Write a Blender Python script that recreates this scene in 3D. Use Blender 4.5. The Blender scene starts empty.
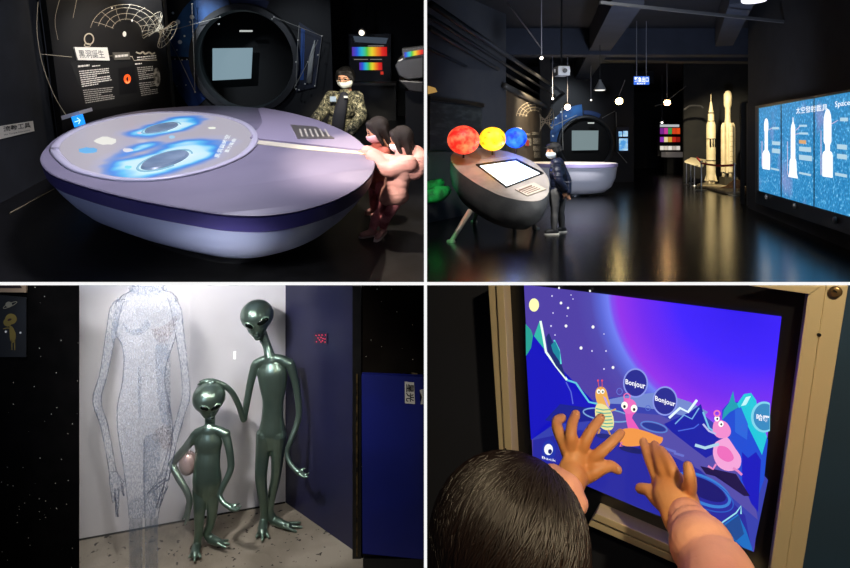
import bpy, bmesh, math, random
from mathutils import Vector, Matrix, Quaternion, noise as mnoise
random.seed(7)
S = bpy.context.scene
C = S.collection
PI = math.pi
F, CX, CY = 600.0, 425.0, 143.0          # focal length in pixels, optical axis (level camera with a shifted lens)
V = Vector
ROOM = Matrix.Identity(4)
RINV = Matrix.Identity(4)

def set_room(m):
    global ROOM, RINV
    ROOM = m.copy(); RINV = m.inverted()

# ---------------------------------------------------------------- colours and materials
def lin(c):
    return tuple(((x/12.92) if x <= .04045 else ((x+.055)/1.055)**2.4) for x in c)
def hx(h, a=1.0):
    h = h.lstrip('#'); r = [int(h[i:i+2], 16)/255 for i in (0, 2, 4)]
    return (*lin(r), a)

_M = {}
def mat(name, col, rough=.6, metal=0.0, emis=0.0, ecol=None, col2=None, nscale=5.0, stretch=None, ndetail=3.0,
        bump=0.0, bscale=30.0, bstretch=None, spec=.5, ramp=(.4, .6), alpha=1.0, coat=0.0, sheen=0.0):
    if name in _M: return _M[name]
    m = bpy.data.materials.new(name); m.use_nodes = True
    nt = m.node_tree; N = nt.nodes; L = nt.links
    b = N['Principled BSDF']
    c = hx(col) if isinstance(col, str) else col
    b.inputs['Base Color'].default_value = c
    b.inputs['Roughness'].default_value = rough
    b.inputs['Metallic'].default_value = metal
    b.inputs['Specular IOR Level'].default_value = spec
    b.inputs['Coat Weight'].default_value = coat
    b.inputs['Sheen Weight'].default_value = sheen
    b.inputs['Alpha'].default_value = alpha
    tc = N.new('ShaderNodeTexCoord')
    def nz(scale, st, det):
        n = N.new('ShaderNodeTexNoise'); n.inputs['Scale'].default_value = scale; n.inputs['Detail'].default_value = det
        mp = N.new('ShaderNodeMapping'); L.new(tc.outputs['Object'], mp.inputs[0])
        if st: mp.inputs['Scale'].default_value = st
        L.new(mp.outputs[0], n.inputs['Vector']); return n
    if col2:
        n = nz(nscale, stretch, ndetail)
        r = N.new('ShaderNodeValToRGB'); L.new(n.outputs[0], r.inputs[0])
        r.color_ramp.elements[0].position = ramp[0]; r.color_ramp.elements[1].position = ramp[1]
        r.color_ramp.elements[0].color = c; r.color_ramp.elements[1].color = hx(col2) if isinstance(col2, str) else col2
        L.new(r.outputs[0], b.inputs['Base Color'])
        if emis and ecol is None: L.new(r.outputs[0], b.inputs['Emission Color'])
    if emis:
        b.inputs['Emission Strength'].default_value = emis
        if ecol is not None: b.inputs['Emission Color'].default_value = hx(ecol)
        elif not col2: b.inputs['Emission Color'].default_value = c
    if bump:
        n = nz(bscale, bstretch, 4.0); bp = N.new('ShaderNodeBump'); bp.inputs['Strength'].default_value = bump
        bp.inputs['Distance'].default_value = .02
        L.new(n.outputs[0], bp.inputs['Height']); L.new(bp.outputs[0], b.inputs['Normal'])
    _M[name] = m
    return m
def glow(name, col, strength=1.0):
    """a glowing surface: lit screens, lamps, divider edges"""
    if name in _M: return _M[name]
    m = bpy.data.materials.new(name); m.use_nodes = True
    b = m.node_tree.nodes['Principled BSDF']
    b.inputs['Base Color'].default_value = (0.01, .01, .01, 1); b.inputs['Roughness'].default_value = .4
    b.inputs['Specular IOR Level'].default_value = .1
    b.inputs['Emission Color'].default_value = hx(col) if isinstance(col, str) else col
    b.inputs['Emission Strength'].default_value = strength
    _M[name] = m; return m

# ---------------------------------------------------------------- pixel helpers (room-local coordinates)
def ray(px, py):
    return (RINV.to_3x3() @ V(((px-CX)/F, 1.0, -(py-CY)/F)))
def P(px, py, v):
    r = ray(px, py); return r*(v/r.y)
def PZ(px, py, w):
    r = ray(px, py); return r*(w/r.z)
class Plane:
    def __init__(s, o, x, y):
        s.o = V(o); s.x = V(x).normalized(); s.n = V(x).cross(V(y)).normalized(); s.y = s.n.cross(s.x).normalized()
        if s.n.dot(s.o) > 0: s.n = -s.n         # the normal looks at the viewer's side
    def pix(s, px, py, off=0.0):
        r = ray(px, py); return r*((s.o.dot(s.n)+off)/r.dot(s.n))
    def uv(s, p): d = p-s.o; return d.dot(s.x), d.dot(s.y)
    def at(s, u, v, off=0.0): return s.o+s.x*u+s.y*v+s.n*off

# ---------------------------------------------------------------- objects
BASE = {}
CLIP = []
def props(o, label=None, cat=None, group=None, kind=None):
    if label: o['label'] = label
    if cat: o['category'] = cat
    if group: o['group'] = group
    if kind: o['kind'] = kind
    return o
def thing(name, label, cat, base, group=None):
    o = bpy.data.objects.new(name, None); C.objects.link(o)
    o.empty_display_size = .1
    o.matrix_world = ROOM @ Matrix.Translation(V(base))
    BASE[o.name] = V(base)
    return props(o, label, cat, group)
def obj(name, bm, m, parent=None, smooth=False, label=None, cat=None, group=None, kind=None, bevel=0, sharp=None):
    if isinstance(bm, bmesh.types.BMesh):
        me = bpy.data.meshes.new(name); bm.to_mesh(me); bm.free()
    else: me = bm; me.name = name
    for co, no in CLIP:                    # trims what would stick out past the edge of the exhibit bay
        if any((v.co-co).dot(no) > 1e-5 for v in me.vertices):
            b2 = cut(me, co, no); b2.to_mesh(me); b2.free()
    o = bpy.data.objects.new(name, me); C.objects.link(o)
    mats = m if isinstance(m, (list, tuple)) else [m]
    me.materials.clear()
    for k in mats: me.materials.append(k)
    if parent is not None:
        b = BASE[parent.name]; me.transform(Matrix.Translation(-b)); BASE[o.name] = b
        o.parent = parent
    else:
        xs = [v.co for v in me.vertices]
        b = V(((min(c.x for c in xs)+max(c.x for c in xs))/2, (min(c.y for c in xs)+max(c.y for c in xs))/2, min(c.z for c in xs)))
        me.transform(Matrix.Translation(-b)); BASE[o.name] = b
        o.matrix_world = ROOM @ Matrix.Translation(b)
    if smooth:
        for p in me.polygons: p.use_smooth = True
        if sharp is not None:
            try: me.set_sharp_from_angle(angle=math.radians(sharp))
            except Exception: pass
    if bevel:
        md = o.modifiers.new('bevel', 'BEVEL'); md.width = bevel; md.segments = 2; md.limit_method = 'ANGLE'
    return props(o, label, cat, group, kind)
def struct(name, bm, m, **k):
    return obj(name, bm, m, kind='structure', **k)
def dup(root, matrix, label=None, group=None):
    """copy of a thing with its parts and sub-parts, moved by matrix (world)"""
    r = root.copy(); C.objects.link(r); r.matrix_world = matrix
    if label: r['label'] = label
    if group: r['group'] = group
    for ch in list(root.children):
        if ch.name.startswith(r.name) and ch == r: continue
        c = ch.copy(); C.objects.link(c); c.parent = r
        for g in ch.children:
            d = g.copy(); C.objects.link(d); d.parent = c
    return r

# ---------------------------------------------------------------- mesh builders
def B(): return bmesh.new()
def box(bm, c, s, rot=None):
    m = Matrix.Translation(V(c)) @ (rot.to_4x4() if rot else Matrix.Identity(4)) @ Matrix.Diagonal((*s, 1))
    bmesh.ops.create_cube(bm, size=1.0, matrix=m); return bm
def bx(bm, x0, x1, y0, y1, z0, z1):
    return box(bm, ((x0+x1)/2, (y0+y1)/2, (z0+z1)/2), (x1-x0, y1-y0, z1-z0))
def face(bm, pts):
    vs = [bm.verts.new(p) for p in pts]
    try: f = bm.faces.new(vs)
    except ValueError: return bm
    if len(pts) > 4: bmesh.ops.triangulate(bm, faces=[f])
    return bm
def prism(bm, pts, ext):
    """closed solid from a polygon pushed along ext"""
    ext = V(ext); n = len(pts)
    a = [bm.verts.new(p) for p in pts]; b = [bm.verts.new(V(p)+ext) for p in pts]
    fs = [bm.faces.new(a), bm.faces.new(list(reversed(b)))]
    for i in range(n):
        bm.faces.new((a[i], b[i], b[(i+1) % n], a[(i+1) % n]))
    if n > 4: bmesh.ops.triangulate(bm, faces=fs)
    bmesh.ops.recalc_face_normals(bm, faces=bm.faces)
    return bm
def cr(pts, n=6, closed=False):
    """Catmull-Rom through points of any dimension (tuples)"""
    out = []; k = len(pts)
    if k < 3 and not closed:
        a, b = pts[0], pts[-1]
        return [tuple(a[j]+(b[j]-a[j])*i/n for j in range(len(a))) for i in range(n+1)]
    rng = range(k) if closed else range(k-1)
    for i in rng:
        g = (lambda q: pts[q % k]) if closed else (lambda q: pts[max(0, min(k-1, q))])
        p0, p1, p2, p3 = g(i-1), g(i), g(i+1), g(i+2)
        for s in range(n):
            t = s/n
            out.append(tuple(.5*((2*p1[j])+(-p0[j]+p2[j])*t+(2*p0[j]-5*p1[j]+4*p2[j]-p3[j])*t*t+(-p0[j]+3*p1[j]-3*p2[j]+p3[j])*t**3) for j in range(len(p1))))
    if not closed: out.append(tuple(pts[-1]))
    return out
def tube(bm, pts, r, seg=8, flat=None, caps=True):
    """pts list of points, r number or list; flat=(axis, factor) squashes the section"""
    pts = [V(p) for p in pts]; n = len(pts)
    rs = r if isinstance(r, (list, tuple)) else [r]*n
    t = (pts[1]-pts[0]).normalized()
    a = V((0, 0, 1)) if abs(t.z) < .9 else V((1, 0, 0))
    u = t.cross(a).normalized(); rings = []
    for i in range(n):
        if i == 0: tt = pts[1]-pts[0]
        elif i == n-1: tt = pts[-1]-pts[-2]
        else: tt = pts[i+1]-pts[i-1]
        if tt.length < 1e-9: tt = t
        tt = tt.normalized()
        u = (u-tt*u.dot(tt)); u = u.normalized() if u.length > 1e-6 else tt.orthogonal().normalized()
        w = tt.cross(u)
        ring = []
        for k in range(seg):
            d = (u*math.cos(2*PI*k/seg)+w*math.sin(2*PI*k/seg))*rs[i]
            if flat:
                ax = V(flat[0]).normalized(); d = d+ax*d.dot(ax)*(flat[1]-1)
            ring.append(bm.verts.new(pts[i]+d))
        rings.append(ring)
    for i in range(n-1):
        for k in range(seg):
            bm.faces.new((rings[i][k], rings[i][(k+1) % seg], rings[i+1][(k+1) % seg], rings[i+1][k]))
    if caps:
        bm.faces.new(list(reversed(rings[0]))); bm.faces.new(rings[-1])
    return bm
def cyl(bm, p0, p1, r, seg=16, r1=None):
    return tube(bm, [p0, p1], [r, r if r1 is None else r1], seg)
def ball(bm, c, r, rot=None, seg=20, rings=12):
    if not isinstance(r, (tuple, list, Vector)): r = (r, r, r)
    m = Matrix.Translation(V(c)) @ (rot.to_4x4() if rot else Matrix.Identity(4)) @ Matrix.Diagonal((*r, 1))
    bmesh.ops.create_uvsphere(bm, u_segments=seg, v_segments=rings, radius=1.0, matrix=m); return bm
def lathe(bm, prof, c, seg=24, axis=None):
    """prof = [(r, h)...] around axis (default up) at c"""
    q = V((0, 0, 1)).rotation_difference(V(axis)).to_matrix() if axis else Matrix.Identity(3)
    rings = []
    for r, h in prof:
        rings.append([bm.verts.new(V(c)+q @ V((max(r, 1e-4)*math.cos(2*PI*k/seg), max(r, 1e-4)*math.sin(2*PI*k/seg), h))) for k in range(seg)])
    for i in range(len(rings)-1):
        for k in range(seg):
            bm.faces.new((rings[i][k], rings[i][(k+1) % seg], rings[i+1][(k+1) % seg], rings[i+1][k]))
    bm.faces.new(list(reversed(rings[0]))); bm.faces.new(rings[-1])
    bmesh.ops.recalc_face_normals(bm, faces=bm.faces)
    return bm
def loft(bm, rings, close_bottom=True, close_top=True):
    R = [[bm.verts.new(p) for p in r] for r in rings]; n = len(R[0])
    for i in range(len(R)-1):
        for k in range(n):
            bm.faces.new((R[i][k], R[i][(k+1) % n], R[i+1][(k+1) % n], R[i+1][k]))
    fs = []
    if close_bottom: fs.append(bm.faces.new(list(reversed(R[0]))))
    if close_top: fs.append(bm.faces.new(R[-1]))
    if fs: bmesh.ops.triangulate(bm, faces=fs)
    bmesh.ops.recalc_face_normals(bm, faces=bm.faces)
    return bm
def ellipse_px(cx, cy, rx, ry, n=40, rot=0, a0=0, a1=2*PI):
    o = []
    for k in range(n):
        a = a0+(a1-a0)*k/(n if abs(a1-a0-2*PI) < 1e-6 else n-1)
        x, y = rx*math.cos(a), ry*math.sin(a)
        o.append((cx+x*math.cos(rot)-y*math.sin(rot), cy+x*math.sin(rot)+y*math.cos(rot)))
    return o
def strip(bm, pl, pts, w, off=.001, closed=False):
    """a painted line on a plane through pixel points, w in pixels"""
    n = len(pts); L_, R_ = [], []
    ws = w if isinstance(w, (list, tuple)) else [w]*n
    for i in range(n):
        if closed: a, b = pts[i-1], pts[(i+1) % n]
        else: a, b = pts[max(0, i-1)], pts[min(n-1, i+1)]
        dx, dy = b[0]-a[0], b[1]-a[1]; l = math.hypot(dx, dy) or 1
        nx, ny = -dy/l*ws[i]/2, dx/l*ws[i]/2
        L_.append(bm.verts.new(pl.pix(pts[i][0]+nx, pts[i][1]+ny, off))); R_.append(bm.verts.new(pl.pix(pts[i][0]-nx, pts[i][1]-ny, off)))
    for i in range(n if closed else n-1):
        j = (i+1) % n
        try: bm.faces.new((L_[i], R_[i], R_[j], L_[j]))
        except ValueError: pass
    return bm
def patch(bm, pl, pts, off=.001):
    return face(bm, [pl.pix(x, y, off) for x, y in pts])

# organic shapes: overlapping tapered limbs fused into one skin
def chain(pts, n=5, flat=None, seg=14):
    """pts = [(Vector, radius)...]"""
    q = cr([(*p, r) for p, r in pts], n) if len(pts) > 2 else cr([(*pts[0][0], pts[0][1]), (*pts[-1][0], pts[-1][1])], n)
    return ('c', [V(a[:3]) for a in q], [max(a[3], 1e-4) for a in q], flat, seg)
def orb(c, r, rot=None):
    return ('s', V(c), r if isinstance(r, (tuple, list)) else (r, r, r), rot)
def organic(items, voxel=.01, smooth=4, dec=None):
    bm = B()
    for it in items:
        if it[0] == 'c':
            tube(bm, it[1], it[2], it[4], it[3])
            for e in (0, -1):
                if it[3]:
                    ax = V(it[3][0]).normalized()
                    q = V((0, 0, 1)).rotation_difference(ax).to_matrix()
                    ball(bm, it[1][e], (it[2][e]*.99, it[2][e]*.99, it[2][e]*.99*it[3][1]), q, 14, 8)
                else: ball(bm, it[1][e], it[2][e]*.99, None, 14, 8)
        else: ball(bm, it[1], it[2], it[3], 24, 16)
    bmesh.ops.recalc_face_normals(bm, faces=bm.faces)
    me = bpy.data.meshes.new('tmp'); bm.to_mesh(me); bm.free()
    o = bpy.data.objects.new('tmp', me); C.objects.link(o)
    rm = o.modifiers.new('r', 'REMESH'); rm.mode = 'VOXEL'; rm.voxel_size = voxel; rm.adaptivity = 0
    if smooth:
        sm = o.modifiers.new('s', 'SMOOTH'); sm.factor = .5; sm.iterations = smooth
    dg = bpy.context.evaluated_depsgraph_get(); dg.update()
    out = bpy.data.meshes.new_from_object(o.evaluated_get(dg))
    bpy.data.objects.remove(o); bpy.data.meshes.remove(me)
    return out
def cut(me, co, no, cap=True):
    """drop the side of a mesh that no points to"""
    bm = bmesh.new(); bm.from_mesh(me) if not isinstance(me, bmesh.types.BMesh) else None
    if isinstance(me, bmesh.types.BMesh): bm.free(); bm = me
    r = bmesh.ops.bisect_plane(bm, geom=bm.verts[:]+bm.edges[:]+bm.faces[:], plane_co=co, plane_no=no, clear_outer=True)
    if cap:
        ed = [e for e in r['geom_cut'] if isinstance(e, bmesh.types.BMEdge)]
        try: bmesh.ops.holes_fill(bm, edges=ed)
        except Exception: pass
    return bm

# lettering
def text_bm(txt, origin, xdir, ydir, height, width=None, ext=0.0, align='LEFT', bold=0.0, shear_top=None):
    cu = bpy.data.curves.new('t', 'FONT'); cu.body = txt; cu.size = 1.0; cu.extrude = 0; cu.offset = bold
    cu.resolution_u = 2
    o = bpy.data.objects.new('t', cu); C.objects.link(o)
    dg = bpy.context.evaluated_depsgraph_get(); dg.update()
    me = bpy.data.meshes.new_from_object(o.evaluated_get(dg))
    bpy.data.objects.remove(o); bpy.data.curves.remove(cu)
    if not me.vertices: return B()
    x0 = min(v.co.x for v in me.vertices); x1 = max(v.co.x for v in me.vertices)
    y0 = min(v.co.y for v in me.vertices); y1 = max(v.co.y for v in me.vertices)
    sy = height/max(y1-y0, 1e-4); sx = (width/max(x1-x0, 1e-4)) if width else sy
    X = V(xdir).normalized(); Y = V(ydir).normalized()
    dx = 0 if align == 'LEFT' else -(x1-x0)*sx/2
    for v in me.vertices:
        v.co = V(origin)+X*((v.co.x-x0)*sx+dx)+Y*((v.co.y-y0)*sy)
    bm = bmesh.new(); bm.from_mesh(me); bpy.data.meshes.remove(me)
    return bm
def text_px(txt, pl, quad, off=.002, bold=0.0):
    """lettering filling a pixel quad (tl, tr, br, bl) on a plane"""
    bm = text_bm(txt, (0, 0, 0), (1, 0, 0), (0, 1, 0), 1.0, 1.0, bold=bold)
    tl, tr, br, bl = [pl.pix(*q, off) for q in quad]
    for v in bm.verts:
        u, w = v.co.x, v.co.y
        v.co = (bl*(1-u)+br*u)*(1-w)+(tl*(1-u)+tr*u)*w
    return bm
def spot(name, loc, target, power, size=60, blend=.5, col=(1, 1, 1), radius=.05):
    l = bpy.data.lights.new(name, 'SPOT'); l.energy = power; l.spot_size = math.radians(size); l.spot_blend = blend
    l.color = col; l.shadow_soft_size = radius
    o = bpy.data.objects.new(name, l); C.objects.link(o)
    d = V(target)-V(loc)
    o.matrix_world = ROOM @ Matrix.Translation(V(loc)) @ d.to_track_quat('-Z', 'Y').to_matrix().to_4x4()
    return o
def point(name, loc, power, col=(1, 1, 1), radius=.05):
    l = bpy.data.lights.new(name, 'POINT'); l.energy = power; l.color = col; l.shadow_soft_size = radius
    o = bpy.data.objects.new(name, l); C.objects.link(o); o.matrix_world = ROOM @ Matrix.Translation(V(loc)); return o
def area(name, loc, target, power, sx, sy, col=(1, 1, 1)):
    l = bpy.data.lights.new(name, 'AREA'); l.shape = 'RECTANGLE'; l.size = sx; l.size_y = sy; l.energy = power; l.color = col
    o = bpy.data.objects.new(name, l); C.objects.link(o)
    d = V(target)-V(loc)
    o.matrix_world = ROOM @ Matrix.Translation(V(loc)) @ d.to_track_quat('-Z', 'Y').to_matrix().to_4x4(); return o

# ---------------------------------------------------------------- camera and world
cam = bpy.data.cameras.new('camera'); co_ = bpy.data.objects.new('camera', cam); C.objects.link(co_)
co_.location = (0, 0, 0); co_.rotation_euler = (PI/2, 0, 0)
cam.sensor_width = 36; cam.lens = F/850*36; cam.shift_y = -(284-CY)/850; cam.clip_start = .02; cam.clip_end = 200
S.camera = co_
w = bpy.data.worlds.new('world'); S.world = w; w.use_nodes = True
w.node_tree.nodes['Background'].inputs[0].default_value = (.02, .022, .03, 1)
w.node_tree.nodes['Background'].inputs[1].default_value = .6
S.view_settings.view_transform = 'Standard'; S.view_settings.look = 'None'; S.view_settings.exposure = 0; S.view_settings.gamma = 1
S.view_settings.use_curve_mapping = False
# ---------------------------------------------------------------- people
SKIN = mat('skin', '#d8a583', .55, col2='#c98f70', nscale=9)
def hand_items(wr, d, n, side, L, curl=.35):
    """wrist point, finger direction, back-of-hand normal, thumb side vector, hand length"""
    d = V(d).normalized(); n = V(n).normalized(); s = V(side); s = (s-d*s.dot(d)).normalized()
    it = [chain([(wr, L*.15), (wr+d*L*.28, L*.21), (wr+d*L*.5, L*.2)], flat=(n, .55))]
    for k, (o, l, a) in enumerate(((.17, .46, .12), (.06, .52, .03), (-.06, .48, -.05), (-.17, .37, -.16))):
        a0 = wr+d*L*.48+s*L*o
        dd = (d+s*a).normalized()
        a1 = a0+dd*L*l*.45-n*L*l*.05
        dd2 = (dd-n*curl).normalized(); a2 = a1+dd2*L*l*.33
        dd3 = (dd-n*curl*2).normalized(); a3 = a2+dd3*L*l*.25
        it.append(chain([(a0, L*.052), (a1, L*.047), (a2, L*.042), (a3, L*.034)]))
    t0 = wr+d*L*.18+s*L*.12; t1 = t0+(d*.6+s*.8)*L*.2; t2 = t1+(d*.9+s*.35)*L*.2
    it.append(chain([(t0, L*.075), (t1, L*.06), (t2, L*.045)]))
    return it
def frame_of(fwd, up):
    f = V(fwd).normalized(); u = V(up); u = (u-f*u.dot(f)).normalized(); r = f.cross(u).normalized()
    return f, u, r, Matrix((r, f, u)).transposed()
def head_items(c, h, fwd, up):
    """c centre, h half height"""
    f, u, r, M = frame_of(fwd, up)
    it = [orb(c+u*h*.12-f*h*.05, (h*.74, h*.88, h*.86), M), orb(c-u*h*.35+f*h*.12, (h*.55, h*.6, h*.62), M),
          orb(c-u*h*.78+f*h*.35, (h*.26, h*.24, h*.22), M),
          chain([(c+f*h*.72+u*h*.1, h*.07), (c+f*h*.93-u*h*.22, h*.12)])]
    for s in (-1, 1):
        it.append(orb(c+r*s*h*.74-f*h*.05-u*h*.05, (h*.07, h*.16, h*.24), M))
        it.append(orb(c+r*s*h*.4+f*h*.5-u*h*.2, (h*.22, h*.2, h*.22), M))
    it.append(chain([(c-u*h*.7-f*h*.15, h*.36), (c-u*h*1.35-f*h*.25, h*.38)]))
    return it
def face_parts(parent, c, h, fwd, up, mask_col=None, glasses=False):
    f, u, r, M = frame_of(fwd, up)
    for s in (-1, 1):
        bm = B(); ball(bm, c+r*s*h*.3+f*h*.74+u*h*.06, (h*.13, h*.07, h*.075), M, 12, 8)
        e = obj('eye', bm, mat('eye_dark', '#161213', .25), parent, True)
        bm = B(); tube(bm, [c+r*s*h*.14+f*h*.82+u*h*.24, c+r*s*h*.3+f*h*.8+u*h*.29, c+r*s*h*.46+f*h*.68+u*h*.24], h*.03, 6)
        obj('eyebrow', bm, mat('brow', '#1c1412', .8), parent, True)
    if mask_col:
        bm = B(); R = []
        rows = 9; cols = 15
        for i in range(rows):
            row = []
            v = -0.16-.70*i/(rows-1)
            for j in range(cols):
                a = (j/(cols-1)-.5)*2*1.25
                bulge = 1+.12*math.sin(PI*i/(rows-1))
                rad = h*(.8-.18*(i/(rows-1))**2)*bulge
                nose = h*.24*math.exp(-(a/.35)**2)*(1-.25*i/(rows-1))
                p = c+r*math.sin(a)*rad+f*(math.cos(a)*rad*1.08+nose*.8-h*.02)+u*h*v*(1-.12*math.cos(a)*0)
                row.append(bm.verts.new(p))
            R.append(row)
        for i in range(rows-1):
            for j in range(cols-1): bm.faces.new((R[i][j], R[i][j+1], R[i+1][j+1], R[i+1][j]))
        mk = obj('face_mask', bm, mat('mask_'+mask_col.strip('#'), mask_col, .8), parent, True)
        md = mk.modifiers.new('sol', 'SOLIDIFY'); md.thickness = h*.02
        for s in (-1, 1):
            for zz in (-.12, -.6):
                bm = B(); tube(bm, [c+r*s*h*.72+f*h*.3+u*h*zz, c+r*s*h*.8-f*h*.02-u*h*.05], h*.02, 5)
                obj('ear_loop', bm, mat('loop_white', '#e8e8ea', .8), mk, True)
    if glasses:
        bm = B()
        for s in (-1, 1):
            pts = [c+r*(s*h*.33+h*.24*math.cos(a))+f*h*.93+u*(h*.06+h*.17*math.sin(a)) for a in [2*PI*k/16 for k in range(17)]]
            tube(bm, pts, h*.028, 6)
            tube(bm, [c+r*s*h*.57+f*h*.92+u*h*.08, c+r*s*h*.78-f*h*.02+u*h*.02], h*.022, 6)
        tube(bm, [c-r*h*.1+f*h*.95+u*h*.1, c+r*h*.1+f*h*.95+u*h*.1], h*.025, 6)
        obj('glasses', bm, mat('glasses_metal', '#8c8478', .3, 1), parent, True)

def person(name, label, base, J, s, col, opt):
    """J joints in room coordinates; s = body scale (1 = 1.7 m); opt dict of looks"""
    t = thing(name, label, 'person', base)
    fwd = V(opt['face']); up = V(opt.get('up', (0, 0, 1)))
    hc, hh = J['head'], opt['hh']
    bodyf = V(opt.get('front', fwd)).normalized()
    sh_ax = (J['shR']-J['shL']).normalized()
    Q = Matrix((sh_ax, sh_ax.cross(V((0, 0, -1))).normalized(), V((0, 0, 1)))).transposed()
    k = s
    pel, chest, neck = J['pelvis'], J['chest'], J['neck']
    def torso(g):
        w = (J['shR']-J['shL']).length/2
        return [orb(chest, (w*.92+g, .115*k+g, .17*k+g), Q), orb((chest+pel)/2, (w*.76+g, .1*k+g, .16*k+g), Q),
                orb(pel, (w*.84+g, .12*k+g, .13*k+g), Q), chain([(J['shL'], .062*k+g), (chest+V((0, 0, .1*k)), .08*k+g), (J['shR'], .062*k+g)]),
                chain([(neck, .05*k+g*.4), (chest+V((0, 0, .08*k)), .075*k+g)])]
    def arms(g, end=1.0):
        o = []
        for q in 'LR':
            e, wv = J['el'+q], J['wr'+q]
            wv = e+(wv-e)*end
            o.append(chain([(J['sh'+q], .052*k+g), ((J['sh'+q]+e)/2, .048*k+g), (e, .042*k+g), ((e+wv)/2, .038*k+g), (wv, (.028*k+g))]))
        return o
    def legs(g, end=1.0):
        o = []
        for q in 'LR':
            kn, an = J['kn'+q], J['an'+q]; an = kn+(an-kn)*end
            o.append(chain([(J['hip'+q], .085*k+g), ((J['hip'+q]+kn)/2, .072*k+g), (kn, .052*k+g), ((kn+an)/2+V((0, 0, .04*k)), .052*k+g), (an, .035*k+g)]))
        return o
    items = head_items(hc, hh, fwd, up)+torso(0)+arms(0)+legs(0)
    items.append(chain([(hc-V((0, 0, hh*.7)), hh*.36), (neck, .05*k)]))
    for q in 'LR':
        hd = V(opt.get('hand'+q, (J['wr'+q]-J['el'+q]))).normalized()
        nn = V(opt.get('back'+q, (0, 0, 1))); nn = (nn-hd*nn.dot(hd)); nn = nn.normalized() if nn.length > 1e-3 else hd.orthogonal()
        items += hand_items(J['wr'+q], hd, nn, V(opt.get('thumb'+q, -V(sh_ax) if q == 'R' else V(sh_ax))), .17*k)
        items.append(chain([(J['an'+q]-V((0, 0, .02*k)), .035*k), (J['toe'+q], .028*k)]))
    body = obj('body', organic(items, opt.get('voxel', .012), 3), SKIN, t, True)
    jm = opt['jacket_mat']; g = opt.get('puff', .022)
    jit = torso(g)+arms(g, opt.get('sleeve', .95))
    if opt.get('skirt'): jit.append(orb(pel-V((0, 0, .05*k)), (.17*k+g, .15*k+g, .14*k), Q))
    if opt.get('collar', True): jit.append(chain([(neck+V((0, 0, .01)), .062*k), (neck-V((0, 0, .06*k)), .085*k+g)]))
    obj('jacket', organic(jit, .012, 3), jm, t, True)
    obj('trousers', organic([orb(pel-V((0, 0, .03*k)), (.145*k+.012, .115*k+.012, .11*k), Q)]+legs(.016, .93), .012, 3), opt['trouser_mat'], t, True)
    for q in 'LR':
        a, to = J['an'+q], J['toe'+q]; d = (to-a); d.z = 0; d = d.normalized()
        gz = base[2]
        sh = organic([chain([(V((a.x, a.y, gz+.05*k))-d*.05*k, .043*k), (V((a.x, a.y, gz+.06*k)), .052*k), (V((to.x, to.y, gz+.045*k)), .042*k)]),
                      chain([(V((a.x, a.y, gz+.05*k)), .05*k), (V((a.x, a.y, gz+.12*k)), .05*k)])], .009, 2)
        so = obj('shoe', sh, opt['shoe_mat'], t, True)
        bm = B(); sd = V((-d.y, d.x, 0)); pts = []
        for (al, wd) in ((-.09, .035), (-.02, .05), (.5, .05), (1.0, .05), (1.3, .025)):
            base_ = V((a.x, a.y, gz+.001)); ln = (V((to.x, to.y, 0))-V((a.x, a.y, 0))).length
            pts.append((base_+d*(al*ln if al > 0 else al*k), wd*k))
        poly = [p+sd*w_ for p, w_ in pts]+[p-sd*w_ for p, w_ in reversed(pts)]
        prism(bm, poly, (0, 0, .022*k)); obj('sole', bm, opt.get('sole_mat', opt['shoe_mat']), so)
    # hair
    f, u, r, M = frame_of(fwd, up)
    hi = [orb(hc+u*hh*.2-f*hh*.16, (hh*.86, hh*.92, hh*.9), M), orb(hc-f*hh*.42-u*hh*.1, (hh*.76, hh*.6, hh*.85), M),
          chain([(hc+u*hh*.76+f*hh*.46-r*hh*.45, hh*.17), (hc+u*hh*.74+f*hh*.58, hh*.16), (hc+u*hh*.76+f*hh*.46+r*hh*.45, hh*.17)]),
          ]
    for sg in (-1, 1):
        hl = opt.get('hair_len', .5)
        hi.append(chain([(hc+r*sg*hh*.66+f*hh*.2+u*hh*.5, hh*.22), (hc+r*sg*hh*.8+f*hh*.12-u*hh*.1, hh*.2), (hc+r*sg*hh*.78-f*hh*.02-u*hh*(.3+hl), hh*.16)]))
        hi.append(chain([(hc+r*sg*hh*.55-f*hh*.5, hh*.32), (hc+r*sg*hh*.5-f*hh*.55-u*hh*(.35+hl), hh*.25)]))
    hi.append(chain([(hc-f*hh*.7, hh*.35), (hc-f*hh*.65-u*hh*(.4+hl), hh*.3)]))
    for a in range(10):
        aa = -1.2+2.4*a/9
        hi.append(chain([(hc+u*hh*.95-f*hh*.1, hh*.12), (hc+u*hh*.72+f*hh*.55*math.cos(aa)+r*hh*.7*math.sin(aa), hh*.1), (hc+u*hh*.5+f*hh*.74*math.cos(aa)+r*hh*.8*math.sin(aa), hh*.06)]))
    hm = organic(hi, hh*.075, 2)
    obj('hair', hm, opt['hair_mat'], t, True)
    face_parts(body, hc, hh, fwd, up, opt.get('mask'), opt.get('glasses', False))
    return t, dict(f=f, u=u, r=r, Q=Q)
# ---------------------------------------------------------------- the shell shared by the four rooms
set_room(Matrix.Identity(4))
BLACKW = mat('black_wall_paint', '#0d0e11', .75, col2='#15161a', nscale=3)
DARKW = mat('dark_grey_wall_paint', '#1d1f23', .8, col2='#24262b', nscale=4)
FLOORM = mat('polished_black_floor', '#070708', .2, col2='#0c0c0e', nscale=6, bump=.02, bscale=60, spec=.6)
DIVIDER_GLOW = glow('white_led_edge_strip', '#fbfbfb', 1.0)  # white divider edges, no lamp there; glow added so they read bright
STEEL = mat('brushed_steel', '#9a9a9a', .35, 1.0)
BLACKP = mat('black_plastic', '#0a0a0b', .4)
Y1, Y2 = 4.925, 6.475      # front edges of the two upper floors
def rowz(py, Y): return -(py-CY)/F*Y
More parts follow.
